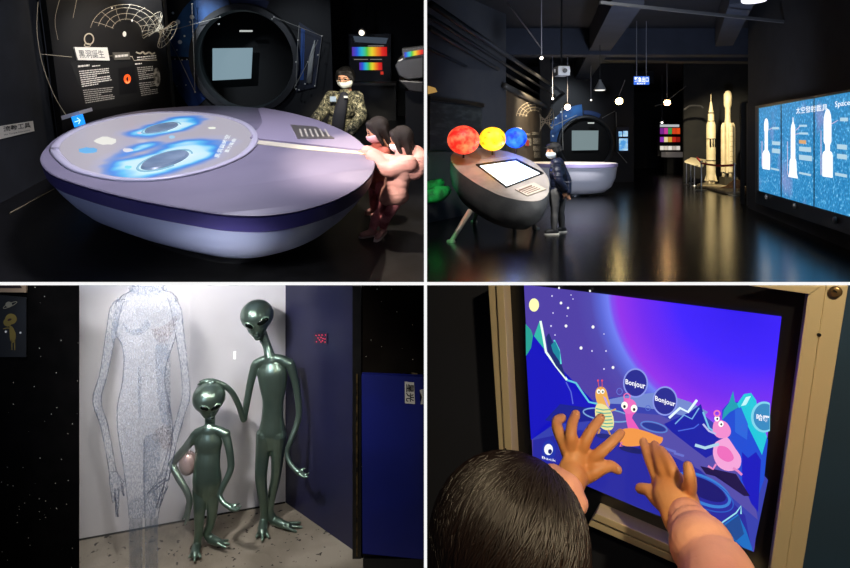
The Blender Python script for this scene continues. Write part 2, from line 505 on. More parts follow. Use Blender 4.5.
# partition that divides left rooms from right rooms, from the lower floor to the upper ceiling
bm = B(); bx(bm, -.0062, .0122, 3.91, 48, -3.2, 9.0); struct('wall_middle', bm, BLACKW)
bm = B(); bx(bm, -.0065, .0130, 3.895, 3.909, -3.1, .93); struct('trim_1', bm, DIVIDER_GLOW)
# floor of the right upper room and its white edge
bm = B(); prism(bm, [(.0125, Y2, -1.5), (26, Y2, -1.5), (26, 48, -1.5), (.0125, 48, -1.5)], (0, 0, -.03)); struct('floor_2', bm, FLOORM)
bm = B(); bx(bm, .0135, 26, Y2-.012, Y2-.001, rowz(285, Y2), rowz(282, Y2)); struct('trim_2', bm, DIVIDER_GLOW)
# ================================================================ ROOM 1: black hole table (upper left)
TH = math.radians(12)
set_room(Matrix.Rotation(TH, 4, 'X'))
H1 = -2.14
X_ = V((1, 0, 0)); Z_ = V((0, 0, 1))
def ycut(px, py, Y):     # local point of the pixel at world depth Y
    return RINV @ V(((px-CX)/F*Y, Y, -(py-CY)/F*Y))
# floor: raked, ends in a white edge
fp = [ycut(-60, 282, Y1), ycut(423.6, 282, Y1)]
z0 = fp[0].z
far = 20
xr = -.0075
poly = [V((fp[0].x-6, fp[0].y, z0)), V((xr, fp[0].y, z0)), V((xr, far, z0)), V((fp[0].x-6, far, z0))]
bm = B(); prism(bm, poly, (0, 0, -.02))
FL1 = mat('black_terrazzo_floor', '#0a0a0b', .45, col2='#121214', nscale=8, bump=.03, bscale=80)
struct('floor_1', bm, FL1)
H1 = z0
set_room(Matrix.Identity(4))
bm = B(); bx(bm, -9, -.0068, Y1-.012, Y1-.001, rowz(285, Y1), rowz(282, Y1)); struct('trim_3', bm, DIVIDER_GLOW)
set_room(Matrix.Rotation(TH, 4, 'X'))
# walls
Lf = P(-40, 130, 6.2); Lb = P(56, 130, 8.2)
d = (Lb-Lf); d.z = 0
bm = B(); prism(bm, [V((Lf.x, Lf.y, H1)), V((Lb.x, Lb.y, H1)), V((Lb.x, Lb.y, 3.5)), V((Lf.x, Lf.y, 3.5))], d.cross(Z_).normalized()*-.1)
LW = mat('charcoal_wall_paint', '#23252b', .85, col2='#1d1f24', nscale=3)
struct('wall_near_left', bm, LW)
PLW = Plane(V((Lf.x, Lf.y, 0)), d, Z_)
# vertical dark jambs at its right end
for i, (a, m_, wd) in enumerate(((.0, '#0a0a0c', .12), (.14, '#2c2d31', .02), (.2, '#0a0a0b', .1), (.34, '#343434', .02))):
    p = V((Lb.x, Lb.y, 0))+V((a, .02+a*.2, 0))
    bm = B(); bx(bm, p.x, p.x+wd, p.y, p.y+.08, H1, 3.5); struct('trim_%d' % (i+4), bm, mat('jamb'+m_, m_, .5))
# small white sign on the left wall
bm = B(); prism(bm, [PLW.pix(x, y, .002) for x, y in ((-6, 127), (32, 121), (33.5, 131), (-4, 140))], PLW.n*.012)
sg = obj('wall_sign', bm, mat('sign_white', '#d9d2c6', .6), label='small white sign with black writing on the dark wall at far left', cat='sign')
INK = mat('black_ink', '#141414', .7)
obj('lettering', text_px('流動工具', PLW, ((3, 126.5), (30, 122), (31, 127.5), (3.5, 132)), .0165, .01), INK, sg)
obj('lettering', text_px('the Torque Instrument', PLW, ((4, 134), (30, 129.3), (30.3, 131), (4.3, 136)), .0165), INK, sg)
# thin light line where wall meets floor
a = PZ(10, 213, H1+.01); b = PZ(54, 189, H1+.01)
bm = B(); tube(bm, [a, b], .008, 6); struct('trim_8', bm, mat('pale_line', '#8f8468', .6))
# star map wall
A = P(62, 125, 8.0); Bq = P(171, 108, 9.6); d = Bq-A; d.z = 0
A0 = V((A.x, A.y, 0)); B0 = V((Bq.x, Bq.y, 0))
bm = B(); prism(bm, [A0+Z_*H1, B0+Z_*H1, B0+Z_*4, A0+Z_*4], V((-d.y, d.x, 0)).normalized()*.12)
struct('wall_left', bm, mat('black_panel', '#100f10', .42, col2='#171514', nscale=2))
PM = Plane(A0, d, Z_)
LINE = mat('pale_print', '#b9ad97', .7)
WPR = mat('white_print', '#e4ded4', .7)
# title board
bm = B(); prism(bm, [PM.pix(x, y, .003) for x, y in ((73, 47), (106, 47.5), (108.5, 60.5), (76.5, 60))], PM.n*.03)
tb = obj('title_board', bm, mat('board_white', '#ece7de', .6), label='white title board with large brush writing on the black star map wall', cat='sign')
obj('lettering', text_px('黑洞誕生', PM, ((78, 50), (103, 50), (105, 58), (80, 58)), .035, 0), mat('grey_ink', '#3a3a3e', .7), tb)
bm = B()
strip(bm, PM, ellipse_px(89, 39, 4.6, 5.4, 24), 1.2, .02, True); strip(bm, PM, ellipse_px(87.5, 45, 3.2, 1.6, 20), .7, .02, True)
obj('ring_emblem', bm, LINE, tb)
# printed text and lines on the wall: one printed panel
bm = B(); prism(bm, [PM.pix(x, y, .001) for x, y in ((70, 61.5), (160, 57), (164, 98), (88, 112))], PM.n*.002)
ip = obj('text_panel', bm, mat('panel_black', '#0b0a0a', .6), label='black wall panel of small white text around a glowing black hole picture', cat='panel')
def textlines(quads, parent, nm='text_block', m=WPR):
    bm = B()
    for (x0, y0, x1, y1, n, h, fill) in quads:
        for i in range(n):
            t = i/(max(n-1, 1)); xa = x0+(t*(y1-y0))*.19; 
            y = y0+(y1-y0)*t
            x = xa; L = (x1-x0)*(1 if i % 4 != 3 else .55)*random.uniform(.9, 1)
            while x < xa+L:
                ww = random.uniform(1.2, 4.0); ww = min(ww, xa+L-x)
                if ww < .4: break
                sl = -.1-.06*t
                a = [(x, y+(x-xa)*sl), (x+ww, y+(x+ww-xa)*sl), (x+ww+.1, y+h+(x+ww-xa)*sl), (x+.1, y+h+(x-xa)*sl)]
                patch(bm, PM, a, .0045); x += ww+.45
    return obj(nm, bm, m, parent)
GPR = mat('grey_print', '#a9a49a', .7)
textlines([(79, 71, 111, 86, 8, .95, 1)], ip); textlines([(83, 90, 114, 102.5, 7, .8, 1)], ip, m=GPR)
textlines([(137, 67.5, 153, 79, 7, .9, 1)], ip, m=GPR); textlines([(139, 83, 157, 95, 7, .75, 1)], ip, m=GPR)
for q_ in [(78, 65.5, 90, 66, 1, 1.8, 1), (92, 65.8, 101, 66, 1, .9, 1), (135, 63.5, 142, 64, 1, 1.2, 1), (137, 57, 157, 57.2, 1, 1.0, 1), (137, 59.3, 157, 60, 1, .7, 1)]: textlines([q_], ip, nm='text_line')
# photo of a black hole
bm = B(); patch(bm, PM, [(118, 68), (134.5, 66), (137.5, 92), (120, 95)], .004); obj('picture', bm, mat('picture_black', '#060507', .5), ip)
bh = bpy.data.materials.new('black_hole_glow'); bh.use_nodes = True
bb = bh.node_tree.nodes['Principled BSDF']; bb.inputs['Base Color'].default_value = hx('#c4461a'); bb.inputs['Emission Color'].default_value = hx('#ff5a1c'); bb.inputs['Emission Strength'].default_value = .9
bm = B(); strip(bm, PM, ellipse_px(127.3, 79, 2.3, 3.5, 24), 2.6, .006, True); obj('halo', bm, bh, ip)
bm = B(); strip(bm, PM, ellipse_px(127.6, 80.3, 1.9, 2.6, 24, 0, .2, 2.9), 1.0, .008); obj('halo', bm, glow('hot_orange', '#ffc07a', 1.0), ip)
bm = B(); patch(bm, PM, ellipse_px(156.8, 77, 3.4, 9.5, 24, -.05), .006); obj('moon_picture', bm, mat('moon_grey', '#a7a193', .8, col2='#4a463f', nscale=14), ip)
# second heading box and connecting line
bm = B(); prism(bm, [PM.pix(x, y, .003) for x, y in ((112, 52.5), (128.5, 52), (129.5, 59.3), (113.3, 60))], PM.n*.02)
hb = obj('heading_plate', bm, mat('plate_grey', '#5e5a52', .5), label='small grey heading plate to the right of the white title board', cat='sign')
textlines([(114.2, 55.3, 127.5, 56, 1, 2.2, 1)], hb)
for o in hb.children: o.location = V(o.location)+PM.n*.02
hl = thing('printed_heading', 'pale printed line and scribbled heading across the black star map wall', 'printed line', PM.pix(134, 58, .003))
for q_, w__ in (([(108, 56), (112, 55.8)], .6), ([(129, 56.3), (132, 56.5), (134, 60.5), (157, 60)], .7), (cr([(136, 52), (140, 53.5), (143, 51.8), (145, 54), (149, 52.3), (152, 54), (155, 52.5)], 4), 1.6)):
    bm = B(); strip(bm, PM, q_, w__, .004); obj('line' if w__ < 1 else 'scribble', bm, LINE, hl)
# printed orbits and curved space grid
bm = B()
for (cx, cy, r) in ((127, 31, 29), (127, 31, 22), (127, 31, 15), (127, 34, 37)):
    strip(bm, PM, ellipse_px(cx, cy, r, r*.8, 26, .1, PI*1.03, PI*1.97), .32, .003)
for k in range(7):
    a = PI*(1.08+.13*k); strip(bm, PM, [(127+14*math.cos(a), 31+11*math.sin(a)), (127+26*math.cos(a+.1), 31+20*math.sin(a+.1)), (127+38*math.cos(a+.18), 34+30*math.sin(a+.18))], .3, .003)
strip(bm, PM, cr([(38, 2), (37, 30), (42, 62), (54, 95), (68, 118)], 5), .6, .003)
strip(bm, PM, [(40, 54), (72, 57)], .5, .003); strip(bm, PM, cr([(60, -2), (55, 20), (58, 40)], 5), .35, .003)
strip(bm, PM, cr([(77, -2), (73, 18)], 3), .35, .003)
obj('orbit_lines', bm, LINE, label='thin curved orbit and grid lines printed high on the star map wall', cat='printed lines')
bm = B()
for (x, y, r) in ((124.5, 34, 1.9), (132, 20.5, .9), (142.5, 31.5, .6), (112, 8, .7)):
    patch(bm, PM, ellipse_px(x, y, r, r*1.45, 14), .004)
obj('star_dots', bm, WPR, label='white printed star dots on the upper star map wall', cat='printed dots', kind='stuff')
# curved-space funnel made of wires, standing off the wall corner
ft = thing('wire_funnel', 'pale wire funnel model of curved space at the corner of the star map wall', 'wire model', P(163, 32, 9.3))
fc = P(160, 30, 9.3); ax = (P(168, 35, 9.3)-fc).normalized()
bm = B(); rad = []
for h in [k/8 for k in range(-8, 9)]:
    r = (.04+.2*abs(h)**2.0)
    rad.append((h*.13, r))
U = ax.orthogonal().normalized(); W = ax.cross(U)
for h, r in rad[::2]:
    tube(bm, [fc+ax*h+(U*math.cos(2*PI*k/20)+W*math.sin(2*PI*k/20))*r for k in range(21)], .0028, 4, caps=False)
obj('hoop', bm, LINE, ft); bm = B()
for k in range(14):
    a = 2*PI*k/14; dd = U*math.cos(a)+W*math.sin(a); tube(bm, [fc+ax*h+dd*r for h, r in rad], .0028, 4, caps=False)
obj('wire', bm, LINE, ft)
# corner pillar, grey, between star map and portal
a = P(167, 110, 9.7)
bm = B(); bx(bm, a.x-.02, a.x+.08, 9.75, 9.85, H1, 4); struct('trim_9', bm, mat('grey_pillar', '#2a2a2c', .8, col2='#353432', nscale=5))
# back wall with the round portal
vb = 11.0
c0 = P(246, 60, vb)
R_out = 54/F*vb; R_in = 47/F*vb
bm = B()
n = 48
# wall with round hole
x0, x1 = P(150, 60, vb).x-.6, P(332, 60, vb).x
zt = 4.0
def sqp(a):
    dx, dz = math.cos(a), math.sin(a)
    t = min(((x1-c0.x)/dx if dx > 1e-6 else 1e9), ((x0-c0.x)/dx if dx < -1e-6 else 1e9), ((zt-c0.z)/dz if dz > 1e-6 else 1e9), ((H1-c0.z)/dz if dz < -1e-6 else 1e9))
    return V((c0.x+dx*t, vb, c0.z+dz*t))
angs = sorted([2*PI*k/n for k in range(n)]+[math.atan2(z-c0.z, x-c0.x) % (2*PI) for x in (x0, x1) for z in (zt, H1)])
ins = [bm.verts.new(V((c0.x+R_out*math.cos(a), vb, c0.z+R_out*math.sin(a)))) for a in angs]
outs = [bm.verts.new(sqp(a)) for a in angs]
for k in range(len(angs)):
    j = (k+1) % len(angs); bm.faces.new((ins[k], ins[j], outs[j], outs[k]))
struct('wall_back', bm, mat('night_black_wall', '#0b0c10', .7))
# blue mural around the portal (annular sectors) with dots
def sector(r0, r1, a0, a1, dv, n=14, t=.01):
    a0, a1 = math.radians(a0), math.radians(a1)
    o = [V((c0.x+r0*math.cos(a0+(a1-a0)*k/n), vb-dv, c0.z+r0*math.sin(a0+(a1-a0)*k/n))) for k in range(n+1)]
    i = [V((c0.x+r1*math.cos(a0+(a1-a0)*k/n), vb-dv, c0.z+r1*math.sin(a0+(a1-a0)*k/n))) for k in range(n+1)]
    b = B(); prism(b, o+list(reversed(i)), (0, -t, 0)); return b
BLUE1 = mat('mural_blue', '#15508f', .5, col2='#0c3468', nscale=2.5)
BLUE2 = mat('mural_navy', '#12357a', .5, col2='#0e2a63', nscale=3)
mr = thing('blue_mural', 'blue space mural panels curving around the round dark portal', 'mural', (c0.x, vb, H1))
ra, rb = 55/F*vb, 76/F*vb
obj('panel', sector(ra, rb, 103, 177, .012), BLUE1, mr); obj('panel', sector(ra, rb, 180, 222, .012), BLUE2, mr)
obj('panel', sector(ra*.98, ra*1.13, 65, 101, .012), mat('mural_top', '#0b1f52', .5), mr)
bm = B()
for (px, py, r) in ((173, 13, 1.2), (178, 22, 2.2), (180, 42, 2.0), (184.5, 36, 1), (192, 17, 2.2), (200, 27, .8), (197, 50.5, .8), (177, 50, .7), (175, 59, .6), (187, 59.5, .6), (177, 86, .6), (186, 85, .6), (190, 22, .8)):
    bm = B(); q = P(px, py, vb-.03); lathe(bm, [(r/F*vb, 0), (r/F*vb, .006)], q, 12, (0, -1, 0)); obj('star', bm, mat('star_white', '#dfe8ee', .6), mr)
# constellation wires with nodes
cw = thing('constellation_frame', 'thin metal constellation rods with small nodes around the round portal', 'wire model', P(245, 100, vb-.25))
rods = [[(165, 32), (220, 17)], [(165, 32), (180, 60), (195, 92)], [(192, 4), (195, 92)], [(274, 17), (322, 36), (315, 86)], [(294, 88), (308, 62), (318, 40)], [(296, 86), (298, 40), (299, 25)]]
for rr in rods:
    bm = B(); tube(bm, [P(x, y, vb-.25) for x, y in rr], .006, 5); obj('rod', bm, mat('rod_grey', '#8a8883', .5), cw)
bm = B()
for (x, y) in ((192, 4), (220, 17), (195, 92), (274, 17), (272, 19), (322, 36), (315, 86), (296, 89), (299, 90), (298, 40), (296, 62), (308, 62), (318, 55), (182, 60), (305, 84), (219, 24)):
    ball(bm, P(x, y, vb-.25), .016, seg=8, rings=6)
obj('node', bm, mat('node_pale', '#c9c6bf', .4), cw)
# the portal: a thick black ring, a tunnel and a back wall
pt = thing('round_portal', 'big round black portal opening with a dark tunnel behind the table', 'portal', (c0.x, vb, c0.z-R_out))
bm = B()
prof = [(R_in, .05), (R_out, .05), (R_out*1.02, -.02), (R_out*1.0, -.14), (R_out*.9, -.14), (R_in, -.02)]
rings = [[V((c0.x+r*math.cos(2*PI*k/64), vb+h, c0.z+r*math.sin(2*PI*k/64))) for k in range(64)] for r, h in prof]
rings.append(rings[0]); loft(bm, rings, False, False)
obj('ring', bm, mat('portal_ring', '#1b1c1e', .55, col2='#26262a', nscale=4), pt, True, sharp=35)
bm = B(); rings = [[V((c0.x+r*math.cos(2*PI*k/64), vb+h, c0.z+r*math.sin(2*PI*k/64))) for k in range(64)] for r, h in ((R_in, .05), (R_in*1.4, 1.2))]
loft(bm, rings, False, True); obj('tunnel', bm, mat('tunnel_black', '#020203', .95), pt, True, sharp=35)
sc = [P(x, y, vb+.9) for x, y in ((212.5, 48.5), (252, 48), (250.5, 78.5), (212.5, 80.5))]
bm = B(); prism(bm, sc, (0, .05, 0))
ps = obj('projection_screen', bm, glow('screen_haze', '#7f98a4', .95), label='pale blue-grey lit screen hanging inside the dark portal of the black hole room', cat='screen')
bm = B(); q = P(246, 31, vb+.6); box(bm, q, (.22, .1, .03)); obj('tunnel_lamp', bm, glow('lamp_dim', '#cfd4d0', .8), label='small flat lamp on the ceiling inside the portal', cat='lamp')
bm = B(); bx(bm, P(325, 60, 12.9).x, -.012, 12.9, 13.0, H1, 4); struct('wall_back_right', bm, BLACKW)
# rocket poster right of the portal
bm = B(); prism(bm, [P(x, y, vb-.03) for x, y in ((299, 22), (322, 37), (316, 87), (296, 92))], (0, .02, 0))
rp = obj('rocket_poster', bm, mat('poster_navy', '#070c1c', .5, col2='#0c1834', nscale=3), label='dark blue poster with a white rocket right of the portal', cat='poster')
bm = B(); prism(bm, [P(x, y, vb-.035) for x, y in ((301, 28), (305, 30), (303.5, 80), (300, 80))], (0, .004, 0)); obj('stripe', bm, mat('stripe_blue', '#1d4c94', .5), rp)
bm = B(); tube(bm, [P(309, 83, vb-.05), P(311, 60, vb-.05), P(313, 50, vb-.05), P(315, 40, vb-.05)], [.05, .045, .03, .005], 10, flat=((0, 1, 0), .2))
obj('rocket_print', bm, mat('rocket_pale', '#a8a9a6', .6), rp, True)
# spectrum panel
vs = 12.6
bm = B(); bx(bm, P(349, 60, vs).x, P(391, 60, vs).x, vs, vs+.08, P(370, 83, vs).z, P(370, 34, vs).z)
sp = obj('spectrum_panel', bm, mat('panel_dark', '#0c0b0d', .4), label='black lightbox panel with two rainbow spectrum bands behind the standing woman', cat='lightbox')
def rainbow(name, W0, strength):
    m = bpy.data.materials.new(name); m.use_nodes = True; nt = m.node_tree; b = nt.nodes['Principled BSDF']
    tc = nt.nodes.new('ShaderNodeTexCoord'); sx = nt.nodes.new('ShaderNodeSeparateXYZ'); r = nt.nodes.new('ShaderNodeValToRGB')
    mu = nt.nodes.new('ShaderNodeMath'); mu.operation = 'MULTIPLY_ADD'; mu.inputs[1].default_value = 1/(W0[1]-W0[0]); mu.inputs[2].default_value = -W0[0]/(W0[1]-W0[0])
    nt.links.new(tc.outputs['Object'], sx.inputs[0]); nt.links.new(sx.outputs[0], mu.inputs[0]); nt.links.new(mu.outputs[0], r.inputs[0])
    e = r.color_ramp.elements; cols = ['#5a2a9c', '#2a55d8', '#28b8c8', '#52c23c', '#e8d530', '#f0821e', '#e0281c', '#b81414']
    e[0].color = hx(cols[0]); e[1].color = hx(cols[-1]); e[1].position = 1
    for k in range(1, 7):
        q = e.new(k/7); q.color = hx(cols[k])
    nt.links.new(r.outputs[0], b.inputs['Emission Color']); b.inputs['Emission Strength'].default_value = strength; b.inputs['Base Color'].default_value = (.02, .02, .02, 1)
    return m
for (y0, y1, xa, xb) in ((47, 56, 352, 387), (62.5, 70, 359, 382)):
    bm = B(); bx(bm, P(xa, 50, vs).x, P(xb, 50, vs).x, vs-.012, vs-.002, P(360, y1, vs).z, P(360, y0, vs).z)
    bs = BASE[sp.name]
    obj('spectrum_band', bm, rainbow('rainbow_%d' % y0, (P(xa, 50, vs).x-bs.x, P(xb, 50, vs).x-bs.x), .95), sp)
bm = B()
for (xx, yy, L) in ((354, 59, 14), (370, 59, 12), (368, 45.5, 16)): bx(bm, P(xx, yy, vs).x, P(xx+L, yy, vs).x, vs-.012, vs-.002, P(xx, yy+.8, vs).z, P(xx, yy, vs).z)
obj('lettering', bm, glow('dim_text', '#9a948a', .6), sp)
bm = B(); patch_ = [P(x, y, vs-.01) for x, y in ((353, 36), (388, 38), (386, 44), (355, 42))]; prism(bm, patch_, (0, .004, 0)); obj('header', bm, glow('dim_header', '#4d5866', .6), sp)
bm = B(); box(bm, P(382, 73, vs-.02), (.06, .02, .06)); obj('red_button', bm, glow('red_dot', '#d83a2a', .8), sp)
# shelf under it
bm = B(); bx(bm, P(349, 83, 12.2).x, P(396, 83, 12.2).x, 12.2, 12.58, P(370, 85.5, 12.2).z, P(370, 83, 12.2).z)
cf = obj('counter', bm, mat('counter_grey', '#55524e', .35, .6), label='narrow metal counter ledge under the spectrum lightbox', cat='counter')
bm = B(); bx(bm, P(352, 83, 12.4).x, P(396, 83, 12.4).x, 12.35, 12.57, H1, P(370, 85.5, 12.2).z-.001); obj('base', bm, mat('counter_base', '#151517', .4), cf)
bm = B(); q = P(365, 28, 11.8); lathe(bm, [(.05, 0), (.09, .14), (.08, .16)], q, 14, (-.3, -.8, -.5)); sl = obj('spotlight', bm, mat('spot_body', '#3a3a3c', .4, .5), label='small lit ceiling spotlight above the spectrum lightbox', cat='lamp')
bm = B(); ball(bm, q+V((-.3, -.8, -.5)).normalized()*.17, .055, seg=10, rings=6); obj('bulb', bm, glow('bulb_white', '#fff4e0', 2.5), sl)
bm = B(); tube(bm, [q, q+V((.02, .1, .25)), V((q.x+.02, q.y+.1, 2.6))], .015, 6); obj('stem', bm, BLACKP, sl)
# silver console at the right edge
vc = 8.6
SILV = mat('satin_silver', '#8d8c8a', .38, .8)
ct = thing('silver_console', 'silver rounded exhibit console with a rainbow strip at the right edge', 'console', V((P(412, 90, vc).x, vc, H1)))
def qx(px, py, v=vc): return P(px, py, v)
bm = B()
pr = [(395, 66), (398, 60), (404, 57.5), (423.3, 55), (423.3, 78), (408, 80), (399, 76)]
prism(bm, [qx(x, y) for x, y in pr], (0, .9, 0)); bm2 = bm
obj('drum', bm, SILV, ct, False, bevel=.02)
bm = B(); prism(bm, [qx(x, y, vc-.02) for x, y in ((402, 49), (423.4, 46.5), (423.4, 56), (403, 59))], (0, .3, .0)); obj('top_plate', bm, SILV, ct)
bm = B(); prism(bm, [qx(x, y, vc-.04) for x, y in ((404, 52.5), (423.3, 49.5), (423.3, 54), (404.5, 57.5))], (0, .01, 0))
bs = BASE[ct.name]; obj('spectrum_strip', bm, rainbow('rainbow_console', (qx(403, 50).x-bs.x, qx(424, 50).x-bs.x), 1.0), ct)
bm = B(); prism(bm, [qx(x, y) for x, y in ((398, 80), (423.3, 81.5), (423.3, 93), (409, 91))], (0, .8, 0)); obj('skirt', bm, mat('dark_silver', '#6d6a68', .4, .8), ct, bevel=.02)
bm = B(); a = qx(412, 92); bx(bm, a.x-.1, -.012, vc+.15, vc+.7, H1, a.z); obj('pedestal', bm, mat('pedestal_black', '#121214', .5), ct)
# lit arrow sign by the table
q = P(75, 121, 7.6)
asg = thing('arrow_sign', 'small glowing blue arrow sign on a white bracket by the star map wall', 'sign', P(70, 117, 7.6))
bm = B(); prism(bm, [P(x, y, 7.6) for x, y in ((61, 116), (79, 111), (80, 114.5), (62, 120))], (0, .3, 0)); obj('bracket', bm, mat('bracket_white', '#b8b4b8', .5), asg)
bm = B(); prism(bm, [P(x, y, 7.55) for x, y in ((71, 117), (80.5, 114.5), (83.5, 124.5), (74.5, 127.5))], (0, .05, 0)); obj('panel', bm, glow('sign_blue', '#1a86f0', 1.6), asg)
bm = B(); pl = Plane(P(77, 121, 7.54), X_, Z_); strip(bm, pl, [(74.5, 122), (80, 120.3)], .9, 0); strip(bm, pl, [(77, 117.8), (80.3, 120.2), (78.6, 124)], .9, 0); obj('arrow', bm, glow('arrow_pale', '#bff2ff', 1.4), asg)

# ---------------------------------------------------------------- the big table
TZ = H1+.80
rim_px = [(40, 160), (46, 147), (62, 134), (90, 122), (130, 112), (175, 107), (215, 105.5), (255, 107.5), (290, 113), (322, 122), (350, 135), (368, 149), (375, 163), (368, 178), (350, 192), (325, 203), (295, 211), (262, 215), (225, 214), (190, 209), (150, 202), (110, 193), (72, 182), (50, 173)]
rim = [PZ(x, y, TZ) for x, y in cr(rim_px, 5, True)]
cen = V((sum(p.x for p in rim)/len(rim), sum(p.y for p in rim)/len(rim), 0))
def ring_at(z, s, k=1.0):
    return [V((cen.x+(p.x-cen.x)*s, cen.y+(p.y-cen.y)*s, z)) for p in rim]
tt = thing('projection_table', 'large lavender-white boat-shaped table with glowing black hole projection on top', 'table', V((cen.x, cen.y, H1)))
LAV = mat('lavender_top', '#7d788c', .48, col2='#868094', nscale=1.2, spec=.5)
bm = B(); loft(bm, [ring_at(TZ-.02, .985), ring_at(TZ-.012, .996), ring_at(TZ-.006, 1.0), ring_at(TZ, .994)]); obj('tabletop', bm, LAV, tt, True, sharp=30)
bm = B(); loft(bm, [ring_at(TZ-.135, .985), ring_at(TZ-.1, .99), ring_at(TZ-.022, 1.0)]); obj('edge_band', bm, mat('purple_band', '#423c78', .4), tt, True, sharp=30)
HULL = mat('hull_white', '#b6c0e8', .35)
bm = B(); loft(bm, [ring_at(TZ-.60, .55), ring_at(TZ-.59, .64), ring_at(TZ-.55, .73), ring_at(TZ-.47, .81), ring_at(TZ-.36, .88), ring_at(TZ-.25, .935), ring_at(TZ-.137, .978)]); obj('hull', bm, HULL, tt, True, sharp=50)
bm = B(); loft(bm, [ring_at(H1+.001, .5), ring_at(TZ-.601, .5)]); obj('plinth', bm, mat('plinth_black', '#08080a', .6), tt)
# printed swirl on the hull
# far plate, a raised lighter area, and the white groove line
PLT = Plane(V((cen.x, cen.y, TZ)), X_, V((0, 1, 0)))
bm = B(); prism(bm, [PLT.pix(x, y, .001) for x, y in cr([(250, 139), (262, 124), (258, 109.5)], 5)+cr([(262, 108.7), (290, 114), (322, 123), (350, 136), (366, 149)], 5)+[(360, 151), (300, 144.5)]], PLT.n*.018)
obj('raised_panel', bm, mat('lavender_light', '#a59cb2', .45), tt)
bm = B(); prism(bm, [PLT.pix(x, y, .002) for x, y in ((251, 139.8), (300, 145.3), (362, 152), (364, 154.5), (300, 149.5), (252, 143.5))], PLT.n*.006); obj('groove', bm, mat('groove_cream', '#e6dfc6', .4), tt)
# projection disc
disc_px = [(55, 152), (60, 141), (78, 130), (105, 121), (140, 114.5), (180, 112.5), (215, 115.5), (240, 122), (253, 131), (255, 141), (247, 152), (230, 162), (205, 171), (178, 177), (150, 180.5), (120, 180), (92, 175), (70, 167)]
disc = [PZ(x, y, TZ) for x, y in cr(disc_px, 4, True)]
dc = sum(disc, V())/len(disc)
pd = bpy.data.materials.new('projected_black_holes'); pd.use_nodes = True
nt = pd.node_tree; N = nt.nodes; L = nt.links; b = N['Principled BSDF']
geo = N.new('ShaderNodeTexCoord')
base_t = BASE[tt.name]
def mth(op, a, b_=None, c_=None):
    m = N.new('ShaderNodeMath'); m.operation = op
    for i, q in enumerate((a, b_, c_)):
        if q is None: continue
        if isinstance(q, (int, float)): m.inputs[i].default_value = q
        else: L.new(q, m.inputs[i])
    return m.outputs[0]
nz = N.new('ShaderNodeTexNoise'); nz.inputs['Scale'].default_value = 1.6; nz.inputs['Detail'].default_value = 2; L.new(geo.outputs['Object'], nz.inputs['Vector'])
wob = mth('MULTIPLY_ADD', nz.outputs[0], 1.1, -.55)
sep = N.new('ShaderNodeSeparateXYZ'); L.new(geo.outputs['Object'], sep.inputs[0])
def dist(px, py, rx, ry, wb):
    c = PZ(px, py, TZ)-base_t
    ex = PZ(px+rx, py, TZ)-base_t-c; a_ = ex.length
    ey = (PZ(px, py-ry, TZ)-PZ(px, py+ry, TZ)).length/2
    dx = mth('DIVIDE', mth('SUBTRACT', sep.outputs[0], c.x), a_); dy = mth('DIVIDE', mth('SUBTRACT', sep.outputs[1], c.y), ey)
    r = mth('SQRT', mth('ADD', mth('MULTIPLY', dx, dx), mth('MULTIPLY', dy, dy)))
    return mth('ADD', r, mth('MULTIPLY', wob, wb)) if wb else r
d1 = dist(164, 160, 35, 16.5, 1.5); d2 = dist(166, 127.5, 22, 8.5, 1.4); d3 = dist(138, 150, 26, 12, 1.4)
dm = mth('MINIMUM', mth('MINIMUM', d1, d2), mth('ADD', d3, .62))
rp_ = N.new('ShaderNodeValToRGB'); L.new(mth('MULTIPLY', dm, .5), rp_.inputs[0])
e = rp_.color_ramp.elements
e[0].position = .0; e[0].color = hx('#e9fbff'); e[1].position = .88; e[1].color = hx('#b3adb8')
for pos, cl in ((.34, '#c9f2ff'), (.43, '#58c4fb'), (.5, '#2a86e6'), (.58, '#6f93d6'), (.68, '#b0aec6')):
    q = e.new(pos); q.color = hx(cl)
L.new(rp_.outputs[0], b.inputs['Emission Color']); b.inputs['Emission Strength'].default_value = .93
b.inputs['Base Color'].default_value = (.05, .05, .06, 1); b.inputs['Roughness'].default_value = .35
bm = B(); prism(bm, [p+Z_*.0015 for p in disc], (0, 0, .004)); po = obj('projection_disc', bm, pd, tt)
bm = B(); tube(bm, [p+Z_*.004 for p in disc]+[disc[0]+Z_*.004, disc[1]+Z_*.004], .045, 6, flat=(Z_, .4)); obj('disc_rim', bm, mat('rim_pale', '#cfcbdd', .3), tt, True)
GRB = mat('bowl_grey', '#8796a8', .35, col2='#5b6c84', nscale=2, emis=.2, ecol='#6d8fae')
for (px, py, rx, ry) in ((166, 160, 16.5, 8.0), (162, 128, 11.5, 4.3)):
    c = PZ(px, py, TZ+.008); a_ = rx/F*c.y*1.0; e_y = (PZ(px, py-ry, TZ)-PZ(px, py+ry, TZ)).length/2
    bm = B(); R = []
    for (s, h) in ((1.08, 0.0), (1.02, .016), (.96, .02), (.88, .015), (.7, .006), (.4, .002), (.12, .001)):
        R.append([V((c.x+a_*s*math.cos(2*PI*k/36), c.y+e_y*s*math.sin(2*PI*k/36), c.z+h)) for k in range(36)])
    loft(bm, R, False, True); obj('dish', bm, GRB, tt, True)
    bm = B(); tube(bm, [V((c.x+a_*1.2*math.cos(2*PI*k/36), c.y+e_y*1.22*math.sin(2*PI*k/36), c.z)) for k in range(4, 34)], .012, 5); obj('light_ring', bm, glow('ring_pale', '#9fd6f2', .8), tt)
